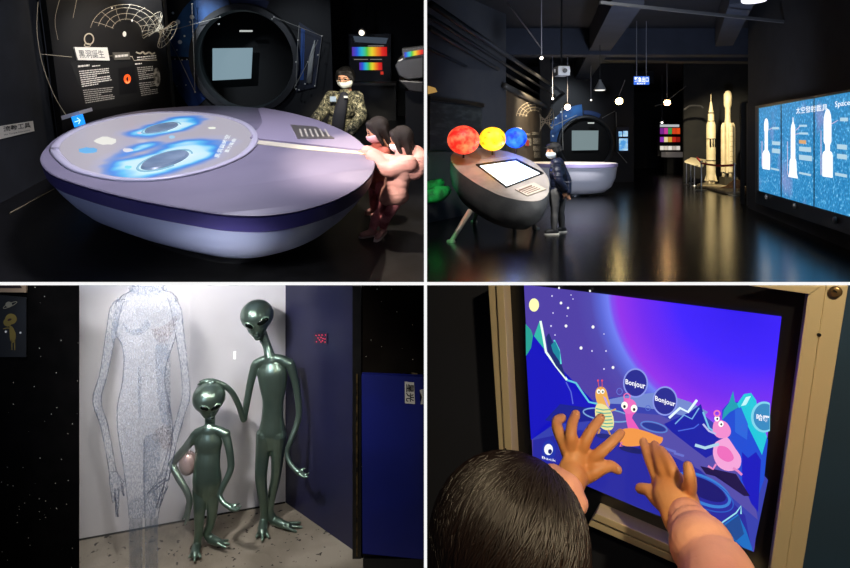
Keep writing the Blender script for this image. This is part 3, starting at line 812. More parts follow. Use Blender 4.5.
# small projected rocks
for (px, py, rx, ry, cl) in ((105, 141, 11, 4, '#f0efe9'), (88, 150.5, 10, 3.2, '#69b8f2'), (128, 150, 6, 2, '#e8e6f0'), (212, 128, 4, 1.1, '#fbfff0'), (172, 137, 3.5, 1.6, '#a8d6f5'), (142, 141, 5, 1.5, '#c9c6da'), (128, 167, 4, 1.6, '#8deaf8'), (101, 175, 3, 1.2, '#aab4f0'), (140, 133, 3, 1, '#e5d8e6')):
    bm = B(); pts = [(px+rx*math.cos(2*PI*k/14)*random.uniform(.85, 1.1), py+ry*math.sin(2*PI*k/14)*random.uniform(.8, 1.15)) for k in range(14)]
    patch(bm, PLT, pts, .0075); obj('projected_rock', bm, glow('rock'+cl, cl, .95), tt)
bm = text_px('黑洞與白洞的', PLT, ((224, 130), (231, 133), (216, 157), (212, 155)), .0085)
bm.free()
# lettering on the disc runs away from the viewer
def letter_col(txt, a, b_, w, m):
    n = len(txt)
    for i, chx in enumerate(txt):
        t0, t1 = i/n, (i+.85)/n
        p0 = (a[0]+(b_[0]-a[0])*t0, a[1]+(b_[1]-a[1])*t0); p1 = (a[0]+(b_[0]-a[0])*t1, a[1]+(b_[1]-a[1])*t1)
        yield text_px(chx, PLT, (p0, p1, (p1[0]+w, p1[1]+w*.12), (p0[0]+w, p0[1]+w*.12)), .0085, .01)
for g in list(letter_col('黑洞與時空', (214, 157), (226, 134), 5, None))+list(letter_col('重力彎曲', (224, 152), (233, 138), 4, None)): obj('lettering', g, glow('letter_white', '#f4fbff', 1.0), tt)
# control plate with slots
bm = B(); prism(bm, [PLT.pix(x, y, .02) for x, y in ((290.5, 125.5), (316, 127.5), (334.5, 139), (297.5, 139))], PLT.n*.012)
cp = obj('instruction_plate', bm, mat('plate_metal', '#8c8781', .35, .5), label='grey metal instruction plate with white strips lying on the far side of the table', cat='plate')
bm = B()
for k in range(6):
    x = 298+k*4.6
    prism(bm, [PLT.pix(a, b_, .033) for a, b_ in ((x+1+k*.4, 129), (x+2.6+k*.4, 129), (x+5+k*.8, 136.5), (x+3.2+k*.8, 136.5))], PLT.n*.002)
obj('text_strip', bm, mat('strip_cream', '#ded6c4', .5), cp)

# ---------------------------------------------------------------- people round the table
def fl(px, py): return PZ(px, py, H1)
HAIRB = mat('dark_brown_hair', '#0f0907', .6, col2='#1e120c', nscale=30, stretch=(6, 6, .6), bump=.5, bscale=120, bstretch=(6, 6, .4))
HAIRK = mat('black_hair', '#080707', .5, col2='#100e0d', nscale=30, stretch=(6, 6, .6), bump=.5, bscale=120, bstretch=(6, 6, .4))
PINK = mat('pink_coat', '#e6b0a2', .75, col2='#d89c90', nscale=6, bump=.8, bscale=9, bstretch=(.5, .5, 2.5))
ROSE = mat('rose_trousers', '#dd8a92', .8, col2='#a3525e', nscale=8)
# the girl in front, leaning on the table edge
ft_ = fl(377, 236); D = ft_.y
j = lambda px, py, dv=0: P(px, py, D+dv)
J = dict(head=j(401, 139.5, .1), neck=j(402, 151, .05), chest=j(399, 172, 0), pelvis=j(394, 194, -.02),
         shL=j(395, 163, .16), shR=j(409, 164, -.12), elL=j(382, 160, .2), elR=j(388, 170, -.14), wrL=j(366, 151, .2), wrR=j(371, 155, -.02),
         hipL=j(388, 198, .08), hipR=j(396, 199, -.06), knL=j(380, 213, .06), knR=j(391, 214, -.05), anL=j(372, 224, 0), anR=j(383, 229, .05), toeL=j(362, 227, -.05), toeR=j(377, 235, -.12))
J['knR'] = j(390, 212, -.1); J['anL'].z = H1+.07; J['anR'].z = H1+.07; J['toeL'].z = H1+.04; J['toeR'].z = H1+.04
g1, fr = person('person', 'girl in pale pink hooded coat leaning on the table at the right edge', (ft_.x, ft_.y, H1), J, .68, None,
    dict(face=(-.9, .25, -.25), front=(-1, .1, 0), hh=.125, jacket_mat=PINK, puff=.045, trouser_mat=ROSE, shoe_mat=mat('pink_shoe', '#b88a88', .7), sole_mat=mat('pale_sole', '#c8bcb8', .7),
         hair_mat=HAIRB, mask='#eef2f6', hair_len=.75, handL=(-1, .1, -.1), handR=(-1, .1, .1), backL=(0, 0, 1), backR=(0, 0, 1), skirt=True, collar=False))
hd = organic([chain([(j(420, 160, .0), .09), (j(414, 172, -.05), .085), (j(404, 168, -.12), .06)]), chain([(j(420, 160, 0), .09), (j(416, 152, .1), .07), (j(408, 152, .15), .05)]), orb(j(416, 166, .02), (.10, .10, .12))], .012, 3)
obj('hood', hd, PINK, g1, True)
# the girl behind
D = fl(377, 236).y+.55
J = dict(head=j(377.5, 130, .0), neck=j(378, 143, .02), chest=j(377, 158, .05), pelvis=j(378, 182, .1),
         shL=j(371, 151, .22), shR=j(385, 152, -.1), elL=j(364, 155, .2), elR=j(372, 161, -.12), wrL=j(355, 148, .1), wrR=j(360, 151, -.12),
         hipL=j(375, 185, .12), hipR=j(382, 186, -.02), knL=j(374, 202, .1), knR=j(381, 203, -.02), anL=j(374, 219, .12), anR=j(381, 220, .0), toeL=j(367, 221, .1), toeR=j(373, 222, -.02))
b2 = fl(378, 221); D2 = b2.y
for q in 'LR': J['an'+q].z = H1+.07; J['toe'+q].z = H1+.04
g2, _ = person('person', 'girl with pink mask and coral coat at the table behind the hooded girl', (J['anR'].x, J['anR'].y, H1), J, .68, None,
    dict(face=(-.95, -.1, -.35), front=(-1, .1, 0), hh=.13, jacket_mat=mat('coral_coat', '#c8705c', .75, col2='#b05a4a', nscale=6, bump=.3, bscale=14), puff=.02, trouser_mat=ROSE, shoe_mat=mat('pink_shoe', '#b88a88', .7),
         hair_mat=HAIRB, mask='#f0b9c0', hair_len=.8, handL=(-1, 0, -.1), handR=(-1, 0, 0)))
# the woman in the camouflage jacket
def camo():
    m = bpy.data.materials.new('camouflage_cloth'); m.use_nodes = True; nt = m.node_tree; b = nt.nodes['Principled BSDF']; b.inputs['Roughness'].default_value = .9
    tc = nt.nodes.new('ShaderNodeTexCoord'); n = nt.nodes.new('ShaderNodeTexNoise'); n.inputs['Scale'].default_value = 19; n.inputs['Detail'].default_value = 2.5
    r = nt.nodes.new('ShaderNodeValToRGB'); r.color_ramp.interpolation = 'CONSTANT'; nt.links.new(tc.outputs['Object'], n.inputs[0]); nt.links.new(n.outputs[0], r.inputs[0]); nt.links.new(r.outputs[0], b.inputs['Base Color'])
    e = r.color_ramp.elements; e[0].color = hx('#1f2019'); e[0].position = 0; e[1].color = hx('#a8a184'); e[1].position = .6
    for p, cl in ((.42, '#4a4a38'), (.48, '#7d7860'), (.53, '#2c2d22')): q = e.new(p); q.color = hx(cl)
    return m
D = 9.0
kz = lambda o, zz: V((o.x, o.y, zz))
J = dict(head=j(345.5, 77.5), neck=j(345, 91), chest=j(342, 106, .04), pelvis=j(339, 140, .15),
         shL=j(357, 98, .0), shR=j(331, 98, .02), elL=j(361, 116, -.1), elR=j(322, 112, -.05), wrL=j(350, 133, -.32), wrR=j(314, 121, -.22))
for q, sx in (('L', .09), ('R', -.09)):
    J['hip'+q] = J['pelvis']+V((sx, 0, -.05)); J['kn'+q] = V((J['hip'+q].x, J['hip'+q].y-.02, (J['pelvis'].z+H1)/2+.02)); J['an'+q] = V((J['hip'+q].x, J['hip'+q].y, H1+.08)); J['toe'+q] = V((J['hip'+q].x-.03, J['hip'+q].y-.17, H1+.045))
wm, _ = person('person', 'woman in camouflage jacket with glasses and white mask standing behind the table', (J['anL'].x, J['anL'].y, H1), J, 1.0, None,
    dict(face=(-.28, -.95, -.22), front=(-.1, -1, 0), hh=.155, jacket_mat=camo(), puff=.05, trouser_mat=mat('black_cloth', '#0d0d10', .8), shoe_mat=BLACKP,
         hair_mat=HAIRK, mask='#e6ece6', glasses=True, hair_len=-.1, handL=(-.3, -.6, -.6), handR=(-.5, -.3, -.7), collar=False, sleeve=.97))
sh = J['chest']
bm = B(); 
me_ = organic([chain([(j(344, 96, -.13), .07), (j(340, 112, -.16), .095), (j(337, 134, -.06), .10)], flat=((0, 1, 0), .55))], .012, 3)
obj('shirt', me_, mat('navy_shirt', '#141723', .8), wm, True)
bm = B(); box(bm, j(333, 99, -.235), (.09, .012, .075)); obj('badge', bm, mat('badge_pale', '#8fa3b8', .5), wm)
bm = B(); box(bm, j(346, 97, -.24), (.06, .012, .03)); obj('badge', bm, mat('badge_white', '#d8d8d8', .5), wm)
# lights of room 1
spot('table_projector', (cen.x, cen.y-.2, 1.6), (cen.x, cen.y, TZ), 520, 100, .6, (.86, .84, 1.0), .3)
spot('front_wash', (cen.x-.3, cen.y-6.2, .5), (cen.x, cen.y-1.2, TZ-.4), 260, 50, .7, (.66, .74, 1.0), .4)
spot('wall_wash', PM.at(.95, 1.0, .75), PM.at(.95, .25, 0), 60, 120, .9, (1, .84, .6), .1)
spot('wall_wash', PM.at(.8, .9, 2.6), PM.at(.75, -.55, 0), 330, 34, .8, (1, .96, .92), .1)
spot('side_wash', (Lb.x+2.4, Lb.y-2.0, .8), (Lb.x-.1, Lb.y-.6, -1.0), 110, 70, .8, (.9, .93, 1), .2)
gp = P(395, 150, 5.8)
spot('people_spot', (gp.x-.6, gp.y+.6, 1.9), (gp.x, gp.y, H1+.8), 520, 42, .5, (1, .83, .66), .05)
fsp = fl(366, 266)
spot('floor_spot', (fsp.x-.1, fsp.y+.1, .8), (fsp.x, fsp.y, H1), 160, 12, .3, (1, .86, .66), .02)
spot('people_fill', (gp.x-1.0, gp.y-2.6, .6), (gp.x, gp.y, H1+.4), 650, 34, .7, (1, .85, .78), .2)
spot('woman_spot', P(335, 20, 6.8), P(342, 100, 9), 420, 26, .6, (1, .9, .72), .06)
spot('mural_wash', (c0.x-.9, vb-2.6, .9), (c0.x-1.15, vb, c0.z+.1), 700, 50, .9, (.8, .9, 1), .1)
spot('mural_wash', (c0.x+.6, vb-2.4, .9), (c0.x+1.1, vb, c0.z), 120, 50, .9, (.8, .9, 1), .1)
spot('console_wash', (-.7, 7.2, .9), (-.25, 8.8, -.65), 170, 50, .7, (1, .97, .9), .1)
# ================================================================ ROOM 2: planets console, rockets and video wall (upper right)
set_room(Matrix.Identity(4))
H2 = -1.5
DIR = V((.268, 1, 0)).normalized()
NR = V((-DIR.y, DIR.x, 0))            # points left, away from the right wall
def P2(px, Y=None): return V(((px-CX)/F*Y, Y, 0))
def fl2(px, py): return PZ(px, py, H2)
# right wall
A = fl2(900, 271); Bq = fl2(748, 208)
d = (Bq-A); d.z = 0; d.normalize()
RW = Plane(V((A.x, A.y, 0)), d, Z_)
A1 = V((A.x, A.y, 0)); B1 = V((Bq.x, Bq.y, 0))
bm = B(); prism(bm, [A1+Z_*H2, B1+Z_*H2, B1+Z_*5, A1+Z_*5], V((d.y, -d.x, 0))*.15); struct('wall_right', bm, BLACKW)
# wall behind the rockets, further right wall
Cq = V((B1.x+.5, B1.y+1.0, 0)); 
bm = B(); p0 = V((B1.x+.1, B1.y, 0)); p1 = P2(760, 22.6); p2 = P2(684, 23)
prism(bm, [p1+Z_*H2, p2+Z_*H2, p2+Z_*6, p1+Z_*6], (0, .1, 0)); struct('wall_behind_rockets', bm, mat('rocket_wall', '#2b2a28', .85, col2='#232323', nscale=2))
bm = B(); prism(bm, [p0+Z_*H2, p1+Z_*H2, p1+Z_*6, p0+Z_*6], (.1, 0, 0)); struct('wall_side', bm, BLACKW)
bm = B(); q0 = P2(684, 23.1); q1 = P2(684, 36); prism(bm, [q0+Z_*H2, q1+Z_*H2, q1+Z_*6, q0+Z_*6], (.1, 0, 0)); struct('wall_corridor', bm, BLACKW)
bm = B(); bx(bm, .02, 26, 36, 36.1, H2, 7); struct('wall_far', bm, BLACKW)
# ceiling
CEIL = mat('ceiling_dark_blue', '#14161c', .8, col2='#181b24', nscale=1.5)
bm = B(); bx(bm, .02, 26, 7.0, 36, 3.05, 3.15); struct('ceiling', bm, CEIL)
BEAM = mat('beam_blue_grey', '#2a2e3a', .75, col2='#242833', nscale=2)
def beamp(a, b_, w, h, idx, m=BEAM):
    a = V(a); b_ = V(b_); dd = (b_-a).normalized(); sd = dd.cross(Z_).normalized()*w/2
    bm = B(); prism(bm, [a+sd, b_+sd, b_-sd, a-sd], (0, 0, h)); struct('trim_%d' % idx, bm, m)
def cz(px, py, z): return PZ(px, py, z)
beamp(cz(628, 5, 2.45), cz(577, 88, 2.45), .55, .6, 10)
beamp(cz(430, 56, 2.35), cz(470, 56, 2.35)+V((9, 0, 0)), .5, .7, 11)
beamp(cz(742, 3, 2.45), cz(724, 46, 2.45), .4, .6, 12)
beamp(cz(585, 61, 2.5), cz(850, 64, 2.5), .6, .5, 13, mat('beam_dark', '#20232c', .8))
beamp(cz(600, 4, 2.25), cz(850, 30, 2.25), .05, .05, 14, mat('rail_grey', '#5b5b5c', .5, .5))
beamp(cz(427, 76, 2.5), cz(650, 84, 2.5), .5, .5, 15, mat('beam_dark', '#20232c', .8))
# pipes / rails along the left, running to the vanishing point
for i, (x0, y0, x1, y1, r, cl) in enumerate(((431, 4, 566, 95, .05, '#3a3a3c'), (429, 16, 560, 99, .035, '#2c2c2e'), (430, 28, 541, 96, .045, '#303134'), (428, 48, 520, 93, .03, '#26272a'), (508, 3, 541, 48, .012, '#6c6c6c'), (505, 84, 548, 108, .08, '#4a4640'))):
    z = 1.9-.1*i if i < 4 else 1.9
    a, b_ = PZ(x0, y0, z), PZ(x1, y1, z)
    if i == 5: a, b_ = P(505, 86, 13.9), P(546, 107, 21)
    bm = B(); tube(bm, [a, b_], r, 8); obj('ceiling_pipe', bm, mat('pipe'+cl, cl, .5, .3), None, True,
        label=['thick grey pipe nearest the top of the left ceiling', 'dark pipe just below the thick grey ceiling pipe', 'third pipe down along the upper left wall', 'lowest thin pipe along the left wall', 'thin pale rod hanging from the ceiling toward the small lamp', 'grey duct rail above the lit star map panel'][i], cat='pipe')
# left walls
wl0 = V((.03, 11.2, 0)); wl1 = P2(506, 14.2)
bm = B(); prism(bm, [wl0+Z_*H2, wl1+Z_*H2, wl1+Z_*3.1, wl0+Z_*3.1], (-.02, .12, 0)); struct('wall_left_front', bm, mat('left_grey', '#35363a', .85, col2='#3b3b3d', nscale=2))
WL = Plane(wl0, wl1-wl0, Z_)
# dark picture panel on it
bm = B(); prism(bm, [WL.pix(x, y, .01) for x, y in ((427.6, 99), (480, 106.5), (480, 150), (427.6, 150))], WL.n*.05)
mp = obj('mural_panel', bm, mat('cave_dark', '#1b1f20', .6, col2='#3e4442', nscale=3, stretch=(.5, 1, 4), ramp=(.45, .7)), label='dark grey landscape panel on the left wall behind the red planet', cat='panel')
bm = B(); prism(bm, [WL.pix(x, y, .07) for x, y in ((427.6, 96), (482, 103.5), (482, 107.5), (427.6, 100))], WL.n*.06); obj('top_rail', bm, BLACKP, mp)
bm = B(); prism(bm, [WL.pix(x, y, .02) for x, y in ((427.6, 86), (434, 88), (436, 92), (427.6, 94))], WL.n*.03); obj('wall_lamp', bm, glow('amber_dim', '#b9904e', .8), label='warm lamp glow box at the left edge above the grey panel', cat='lamp')
# lit star map panel further along
s0 = P2(506, 14.2); s1 = P2(541.5, 20.5)
SM = Plane(V((s0.x, s0.y, 0)), s1-s0, Z_)
bm = B(); prism(bm, [s0+Z_*H2, s1+Z_*H2, s1+Z_*1.42, s0+Z_*1.42], V((-.2, .05, 0)))
struct('wall_star_map', bm, mat('far_map', '#2a231c', .6, col2='#332a20', nscale=2))
fp_ = B()
for r in (10, 14, 18, 22): strip(fp_, SM, ellipse_px(534, 117, r*.8, r*.7, 20, 0, PI*1.02, PI*1.75), .5, .01)
for k in range(5):
    a = PI*(1.08+.15*k); strip(fp_, SM, [(534+7*math.cos(a), 117+6*math.sin(a)), (534+18*math.cos(a), 117+15*math.sin(a))], .4, .012)
obj('orbit_lines', fp_, LINE, label='pale curved orbit lines on the lit map panel far back on the left', cat='printed lines')
bm = B(); prism(bm, [SM.pix(x, y, .02) for x, y in ((516, 127), (521, 128), (521, 136), (516, 136))], SM.n*.02); obj('title_board', bm, mat('board_white', '#ece7de', .6), label='tiny white title board on the far lit map panel behind the blue planet', cat='sign')
bm = B()
for (x, y, w_, h) in ((524, 133, 6, 2.4), (532, 132, 7, 3), (525, 138, 6, 8), (533, 138, 7, 6), (533, 146, 7, 5), (534, 152, 6, 6)):
    prism(bm, [SM.pix(a, b_, .02) for a, b_ in ((x, y), (x+w_, y+.3), (x+w_, y+h), (x, y+h))], SM.n*.01)
obj('text_panel', bm, mat('grey_print2', '#8d877c', .7, col2='#2b2926', nscale=18, stretch=(.6, .6, 6), ramp=(.45, .52)), label='grey text blocks on the far lit map panel', cat='panel')
bm = B(); prism(bm, [SM.pix(x, y, .02) for x, y in ((525.5, 140), (528.5, 140), (528.5, 146), (525.5, 146))], SM.n*.015); obj('picture', bm, glow('far_red', '#c2331c', .7), label='small red picture on the far lit map panel', cat='picture')
f2 = thing('wire_funnel', 'tiny pale wire funnel at the end of the far star map panel', 'wire model', P(546, 122, 20.2))
bm = B(); q = P(545, 121, 20.2)
for h in (-.22, -.12, 0, .12, .22):
    r = .06+.3*(abs(h)/.22)**1.6
    tube(bm, [q+V((h, 0, h*.3))+V((0, math.cos(2*PI*k/16)*r, math.sin(2*PI*k/16)*r)) for k in range(17)], .012, 4, caps=False)
for k in range(10):
    a = 2*PI*k/10; tube(bm, [q+V((h, 0, h*.3))+V((0, math.cos(a), math.sin(a)))*(.06+.3*(abs(h)/.22)**1.6) for h in (-.22, -.12, 0, .12, .22)], .012, 4, caps=False)
obj('wire', bm, LINE, f2)
# pillar + back wall with the portal (seen far)
vb2 = 23.0
bm = B(); a = P2(547, 21); bx(bm, a.x-.25, a.x+.12, 21, 21.3, H2, 3.05); struct('trim_16', bm, mat('grey_pillar', '#2a2a2c', .8))
bm = B(); bx(bm, P2(541, vb2).x, P2(634, vb2).x, vb2, vb2+.1, H2, 3.05); struct('wall_portal', bm, mat('night_black_wall', '#0b0c10', .7))
c2 = P(585, 144, vb2); r2 = 28/F*vb2
def sec2(r0, r1, a0, a1, dv, n=14):
    a0, a1 = math.radians(a0), math.radians(a1)
    o = [V((c2.x+r0*math.cos(a0+(a1-a0)*k/n), vb2-dv, c2.z+r0*math.sin(a0+(a1-a0)*k/n))) for k in range(n+1)]
    i = [V((c2.x+r1*math.cos(a0+(a1-a0)*k/n), vb2-dv, c2.z+r1*math.sin(a0+(a1-a0)*k/n))) for k in range(n+1)]
    b = B(); prism(b, o+list(reversed(i)), (0, -.02, 0)); return b
m2 = thing('blue_mural', 'far blue star mural curving round the small distant portal', 'mural', V((c2.x, vb2, H2)))
obj('panel', sec2(r2*1.02, r2*1.42, 95, 176, .02), mat('mural_far_blue', '#1c5f9e', .5, col2='#123f74', nscale=1.5), m2)
obj('panel', sec2(r2*1.02, r2*1.36, 179, 215, .02), BLUE2, m2)
obj('panel', sec2(r2*1.05, r2*1.2, 62, 93, .02), mat('mural_far_top', '#15325f', .5), m2)
bm = B()
for (x, y, r) in ((552, 128, 1.2), (556, 118, 1), (553, 136, 1), (561, 112, .8), (566, 116, .7), (549, 132, .6)):
    bm = B(); lathe(bm, [(r/F*vb2, 0), (r/F*vb2, .01)], P(x, y, vb2-.06), 10, (0, -1, 0)); obj('star', bm, mat('star_white', '#dfe8ee', .6), m2)
p2_ = thing('round_portal', 'small distant round dark portal behind the far white table', 'portal', (c2.x, vb2, H2))
bm = B(); rings = [[V((c2.x+r*math.cos(2*PI*k/48), vb2+h, c2.z+r*math.sin(2*PI*k/48))) for k in range(48)] for r, h in ((r2*.9, -.02), (r2, -.02), (r2, -.2), (r2*.94, -.22), (r2*.9, -.16))]
rings.append(rings[0]); loft(bm, rings, False, False); obj('ring', bm, mat('portal_ring', '#1b1c1e', .55), p2_, True, sharp=35)
bm = B(); lathe(bm, [(r2*.9, 0), (r2*.9, .01)], V((c2.x, vb2-.02, c2.z)), 48, (0, -1, 0)); obj('tunnel', bm, mat('tunnel_black', '#08080a', .9), p2_)
bm = B(); prism(bm, [P(x, y, vb2-.12) for x, y in ((572, 130.5), (598.5, 130.5), (598, 150), (572, 150.5))], (0, .03, 0)); obj('projection_screen', bm, glow('screen_haze2', '#7d8f92', .9), label='small grey-green lit screen in the distant portal', cat='screen')
bm = B(); box(bm, P(591, 123, vb2-.3), (.22, .1, .05)); obj('tunnel_lamp', bm, glow('lamp_dim', '#cfd4d0', .8), label='tiny lamp above the distant portal screen', cat='lamp')
# far lit blue poster
bm = B(); bx(bm, P(617, 0, 22).x, P(629, 0, 22).x, 22, 22.1, P(0, 152, 22).z, P(0, 127, 22).z)
bp_ = obj('lit_poster', bm, mat('poster_navy', '#070c1c', .5), label='narrow dark poster with glowing blue pictures right of the distant portal', cat='poster')
for (x0, y0, x1, y1) in ((618.5, 131.5, 622, 136.5), (623, 131, 627.5, 136.5), (619, 138.5, 627.5, 150.5)):
    bm = B(); bx(bm, P(x0, 0, 22).x, P(x1, 0, 22).x, 21.97, 21.99, P(0, y1, 22).z, P(0, y0, 22).z); obj('picture', bm, mat('pic_glow%d' % y1, '#4f9fe0', .5, col2='#bfe6ff', nscale=4, emis=.8), bp_)
# constellation rods far
f3 = thing('constellation_frame', 'tiny metal constellation rods round the distant portal', 'wire model', P(590, 150, vb2-.4))
for rr in ([(549, 128), (577, 115)], [(602, 118), (615, 111)], [(562, 108), (563, 150)], [(616, 112), (617, 150)], [(616, 150), (627, 163)]):
    bm = B(); tube(bm, [P(x, y, vb2-.4) for x, y in rr], .014, 5); obj('rod', bm, mat('rod_grey', '#8a8883', .5), f3)
# far spectrum cabinet at the end of the corridor
vf = 30.0
bm = B(); bx(bm, P2(657.5, vf).x, P2(682, vf).x, vf, vf+.2, P(0, 156, vf).z, P(0, 123, vf).z)
fs = obj('spectrum_panel', bm, mat('panel_dark', '#0c0b0d', .4), label='distant lightbox with coloured spectrum squares at the end of the hall', cat='lightbox')
bs = BASE[fs.name]
for (y0, y1) in ((128, 134), (137, 142), (146, 150)):
    bm = B(); bx(bm, P2(660, vf).x, P2(680, vf).x, vf-.03, vf-.01, P(0, y1, vf).z, P(0, y0, vf).z)
    bm.free()
    for q_, cl_ in enumerate({128: ('#7a2a8c', '#c93a9a', '#3d9a4a', '#d8421e', '#e04a1a'), 137: ('#8c2fae', '#ecd9a0', '#d2a03a', '#c0281c', '#8c1c14'), 146: ('#e8dfd0', '#d6c9b8', '#eee6da', '#b8aca0', '#d8cfc4')}[y0]):
        bm = B(); xa_ = P2(660+q_*4.05, vf).x; bx(bm, xa_, P2(663.6+q_*4.05, vf).x, vf-.03, vf-.01, P(0, y1, vf).z, P(0, y0, vf).z)
        obj('colour_square', bm, glow('sq'+cl_, cl_, .95), fs)
bm = B(); bx(bm, P2(660, vf).x, P2(679, vf).x, vf-.03, vf-.01, P(0, 127, vf).z, P(0, 124.5, vf).z); obj('header', bm, glow('far_header', '#c9ccd0', .8), fs)
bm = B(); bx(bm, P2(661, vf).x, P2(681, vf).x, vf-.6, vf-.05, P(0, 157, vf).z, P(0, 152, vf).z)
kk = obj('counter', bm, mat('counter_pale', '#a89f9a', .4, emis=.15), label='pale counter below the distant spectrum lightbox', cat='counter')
bm = B(); bx(bm, P2(663, vf).x, P2(679, vf).x, vf-.5, vf-.1, H2, P(0, 157, vf).z-.002); obj('base', bm, mat('pedestal_black', '#121214', .5), kk)
# lamps
def pend(px, py, Y, r, cl, st, label, rod=None):
    t = thing('spotlight', label, 'lamp', P(px, py, Y))
    bm = B(); ball(bm, P(px, py, Y), r, seg=14, rings=8); obj('bulb', bm, glow('bulb'+cl+str(st), cl, st), t, True)
    bm = B(); q = P(px, py, Y); lathe(bm, [(r*1.15, 0), (r*1.3, r*.6), (r*.7, r*1.6), (r*.3, r*1.9)], q+V((0, r*.3, 0)), 14, (0, .6, .8)); obj('shade', bm, BLACKP, t, True)
    bm = B(); top = P(rod[0], rod[1], Y) if rod else V((q.x, q.y, 3.05)); tube(bm, [q+Z_*r*1.5, top], .012, 5); obj('stem', bm, mat('stem_grey', '#77757a', .5), t)
pend(567.5, 107, 17, .085, '#ffdcc0', 16.0, 'round pinkish-white glowing spotlight above the left of the portal')
pend(619, 101, 20, .12, '#ffdf95', 30.0, 'warm yellow glowing spotlight right of the bell-shaped lamp', (625, 80))
pend(667, 102.5, 21, .11, '#ffc98a', 30.0, 'orange-white glowing spotlight below the blue exit sign, to its right')
pend(541.5, 58, 12, .035, '#fff6ea', 4.0, 'tiny white ceiling spot hanging above the projector')
pend(552.5, 98.5, 17, .035, '#fff6ea', 4.0, 'tiny white spot at the end of the ceiling pipes')
pend(591, 100, 19, .03, '#fff6ea', 2.5, 'tiny double spot left of the yellow lamp')
pend(662, 122.5, 27, .05, '#fff6ea', 3.0, 'tiny white spot above the distant spectrum lightbox')
pend(692, 61, 20, .02, '#fff6ea', 1.0, 'tiny dark spot under the ceiling beam')
# bell lamp
Yb = 15
bl = thing('bell_lamp', 'silver bell-shaped pendant lamp hanging from the dark ceiling', 'lamp', P(600, 90, Yb))
bm = B(); q = P(600, 90, Yb); lathe(bm, [(.145, 0), (.15, .01), (.12, .07), (.07, .16), (.035, .22), (.03, .26)], q, 24); obj('lamp_shade', bm, mat('lamp_silver', '#b9b9b4', .3, .7), bl, True, sharp=40)
bm = B(); lathe(bm, [(.12, 0), (.12, .01)], q-Z_*.012, 20); obj('bulb', bm, glow('bell_glow', '#f1efe4', 1.5), bl)
bm = B(); tube(bm, [q+Z_*.25, V((q.x, q.y, 3.05))], .01, 5); obj('stem', bm, BLACKP, bl)
# projector
Yp = 12
q = P(561.5, 71.5, Yp)
pj = thing('projector', 'white box projector hanging under the dark ceiling', 'projector', q-Z_*.1)
bm = B(); box(bm, q, (.25, .3, .19), Matrix.Rotation(.12, 3, 'Z')); obj('case', bm, mat('projector_white', '#a3a19c', .5), pj, bevel=.02)
bm = B(); cyl(bm, q+V((.03, -.15, 0)), q+V((.03, -.19, 0)), .045); obj('lens', bm, BLACKP, pj)
for s_ in (-1, 1):
    bm = B(); box(bm, q+V((s_*.145, 0, .01)), (.03, .12, .06)); obj('bracket', bm, mat('projector_white', '#a3a19c', .5), pj)
bm = B(); tube(bm, [q+Z_*.1, V((q.x, q.y, 3.05))], .02, 6); obj('stem', bm, BLACKP, pj)
# exit sign
Ye = 15
ex = thing('exit_sign', 'small glowing blue hanging exit sign with white writing', 'sign', P(641, 85, Ye))
ctr = P(641.5, 80.5, Ye)
bm = B(); box(bm, ctr, (.37, .05, .2)); obj('panel', bm, glow('exit_blue', '#3b6fe0', 1.2), ex)
pl = Plane(ctr+V((0, -.03, 0)), X_, Z_)
obj('lettering', text_px('緊急出口', pl, ((634.5, 77), (648.5, 77), (648.5, 82), (634.5, 82)), .002, .02), glow('exit_white', '#eef4ff', 1.6), ex)
obj('lettering', text_px('EXIT', pl, ((637, 82.8), (646, 82.8), (646, 84.2), (637, 84.2)), .002, .02), glow('exit_white', '#eef4ff', 1.6), ex)
for s_ in (-.12, .12):
    bm = B(); tube(bm, [ctr+V((s_, 0, .1)), V((ctr.x+s_, Ye, 3.05))], .009, 5); obj('hanger', bm, mat('stem_grey', '#77757a', .5), ex)
# ring lamp at the top edge
q = PZ(754, 1.5, 2.2)
bm = B(); lathe(bm, [(.17, 0), (.18, .02), (.18, .05), (.16, .06)], q, 28); rl = obj('ceiling_lamp', bm, glow('ring_white', '#f4f4ff', 1.6), label='round white ceiling lamp cut by the top edge of the hall view', cat='lamp')
bm = B(); lathe(bm, [(.06, .06), (.06, 3.05-q.z)], q, 14); obj('stem', bm, BLACKP, rl)
# small ceiling tube fitting
bm = B(); tube(bm, cr([(*P(684, 110, 21), ), (*P(690, 106, 21), ), (*P(700, 106, 21), ), (*P(703, 108, 21), )], 5), .035, 8); obj('ceiling_hook', bm, mat('pipe_dim', '#2f2f31', .5), label='dark curved pipe end above the tall thin rocket', cat='pipe')
bm = B(); tube(bm, [P(655, 106, 20.5), P(663, 104, 20.5), P(686, 86, 20.5)], .018, 6); obj('lighting_track', bm, mat('pipe_dim2', '#56544f', .5), label='thin slanted lighting track holding the orange-white spotlight', cat='track')

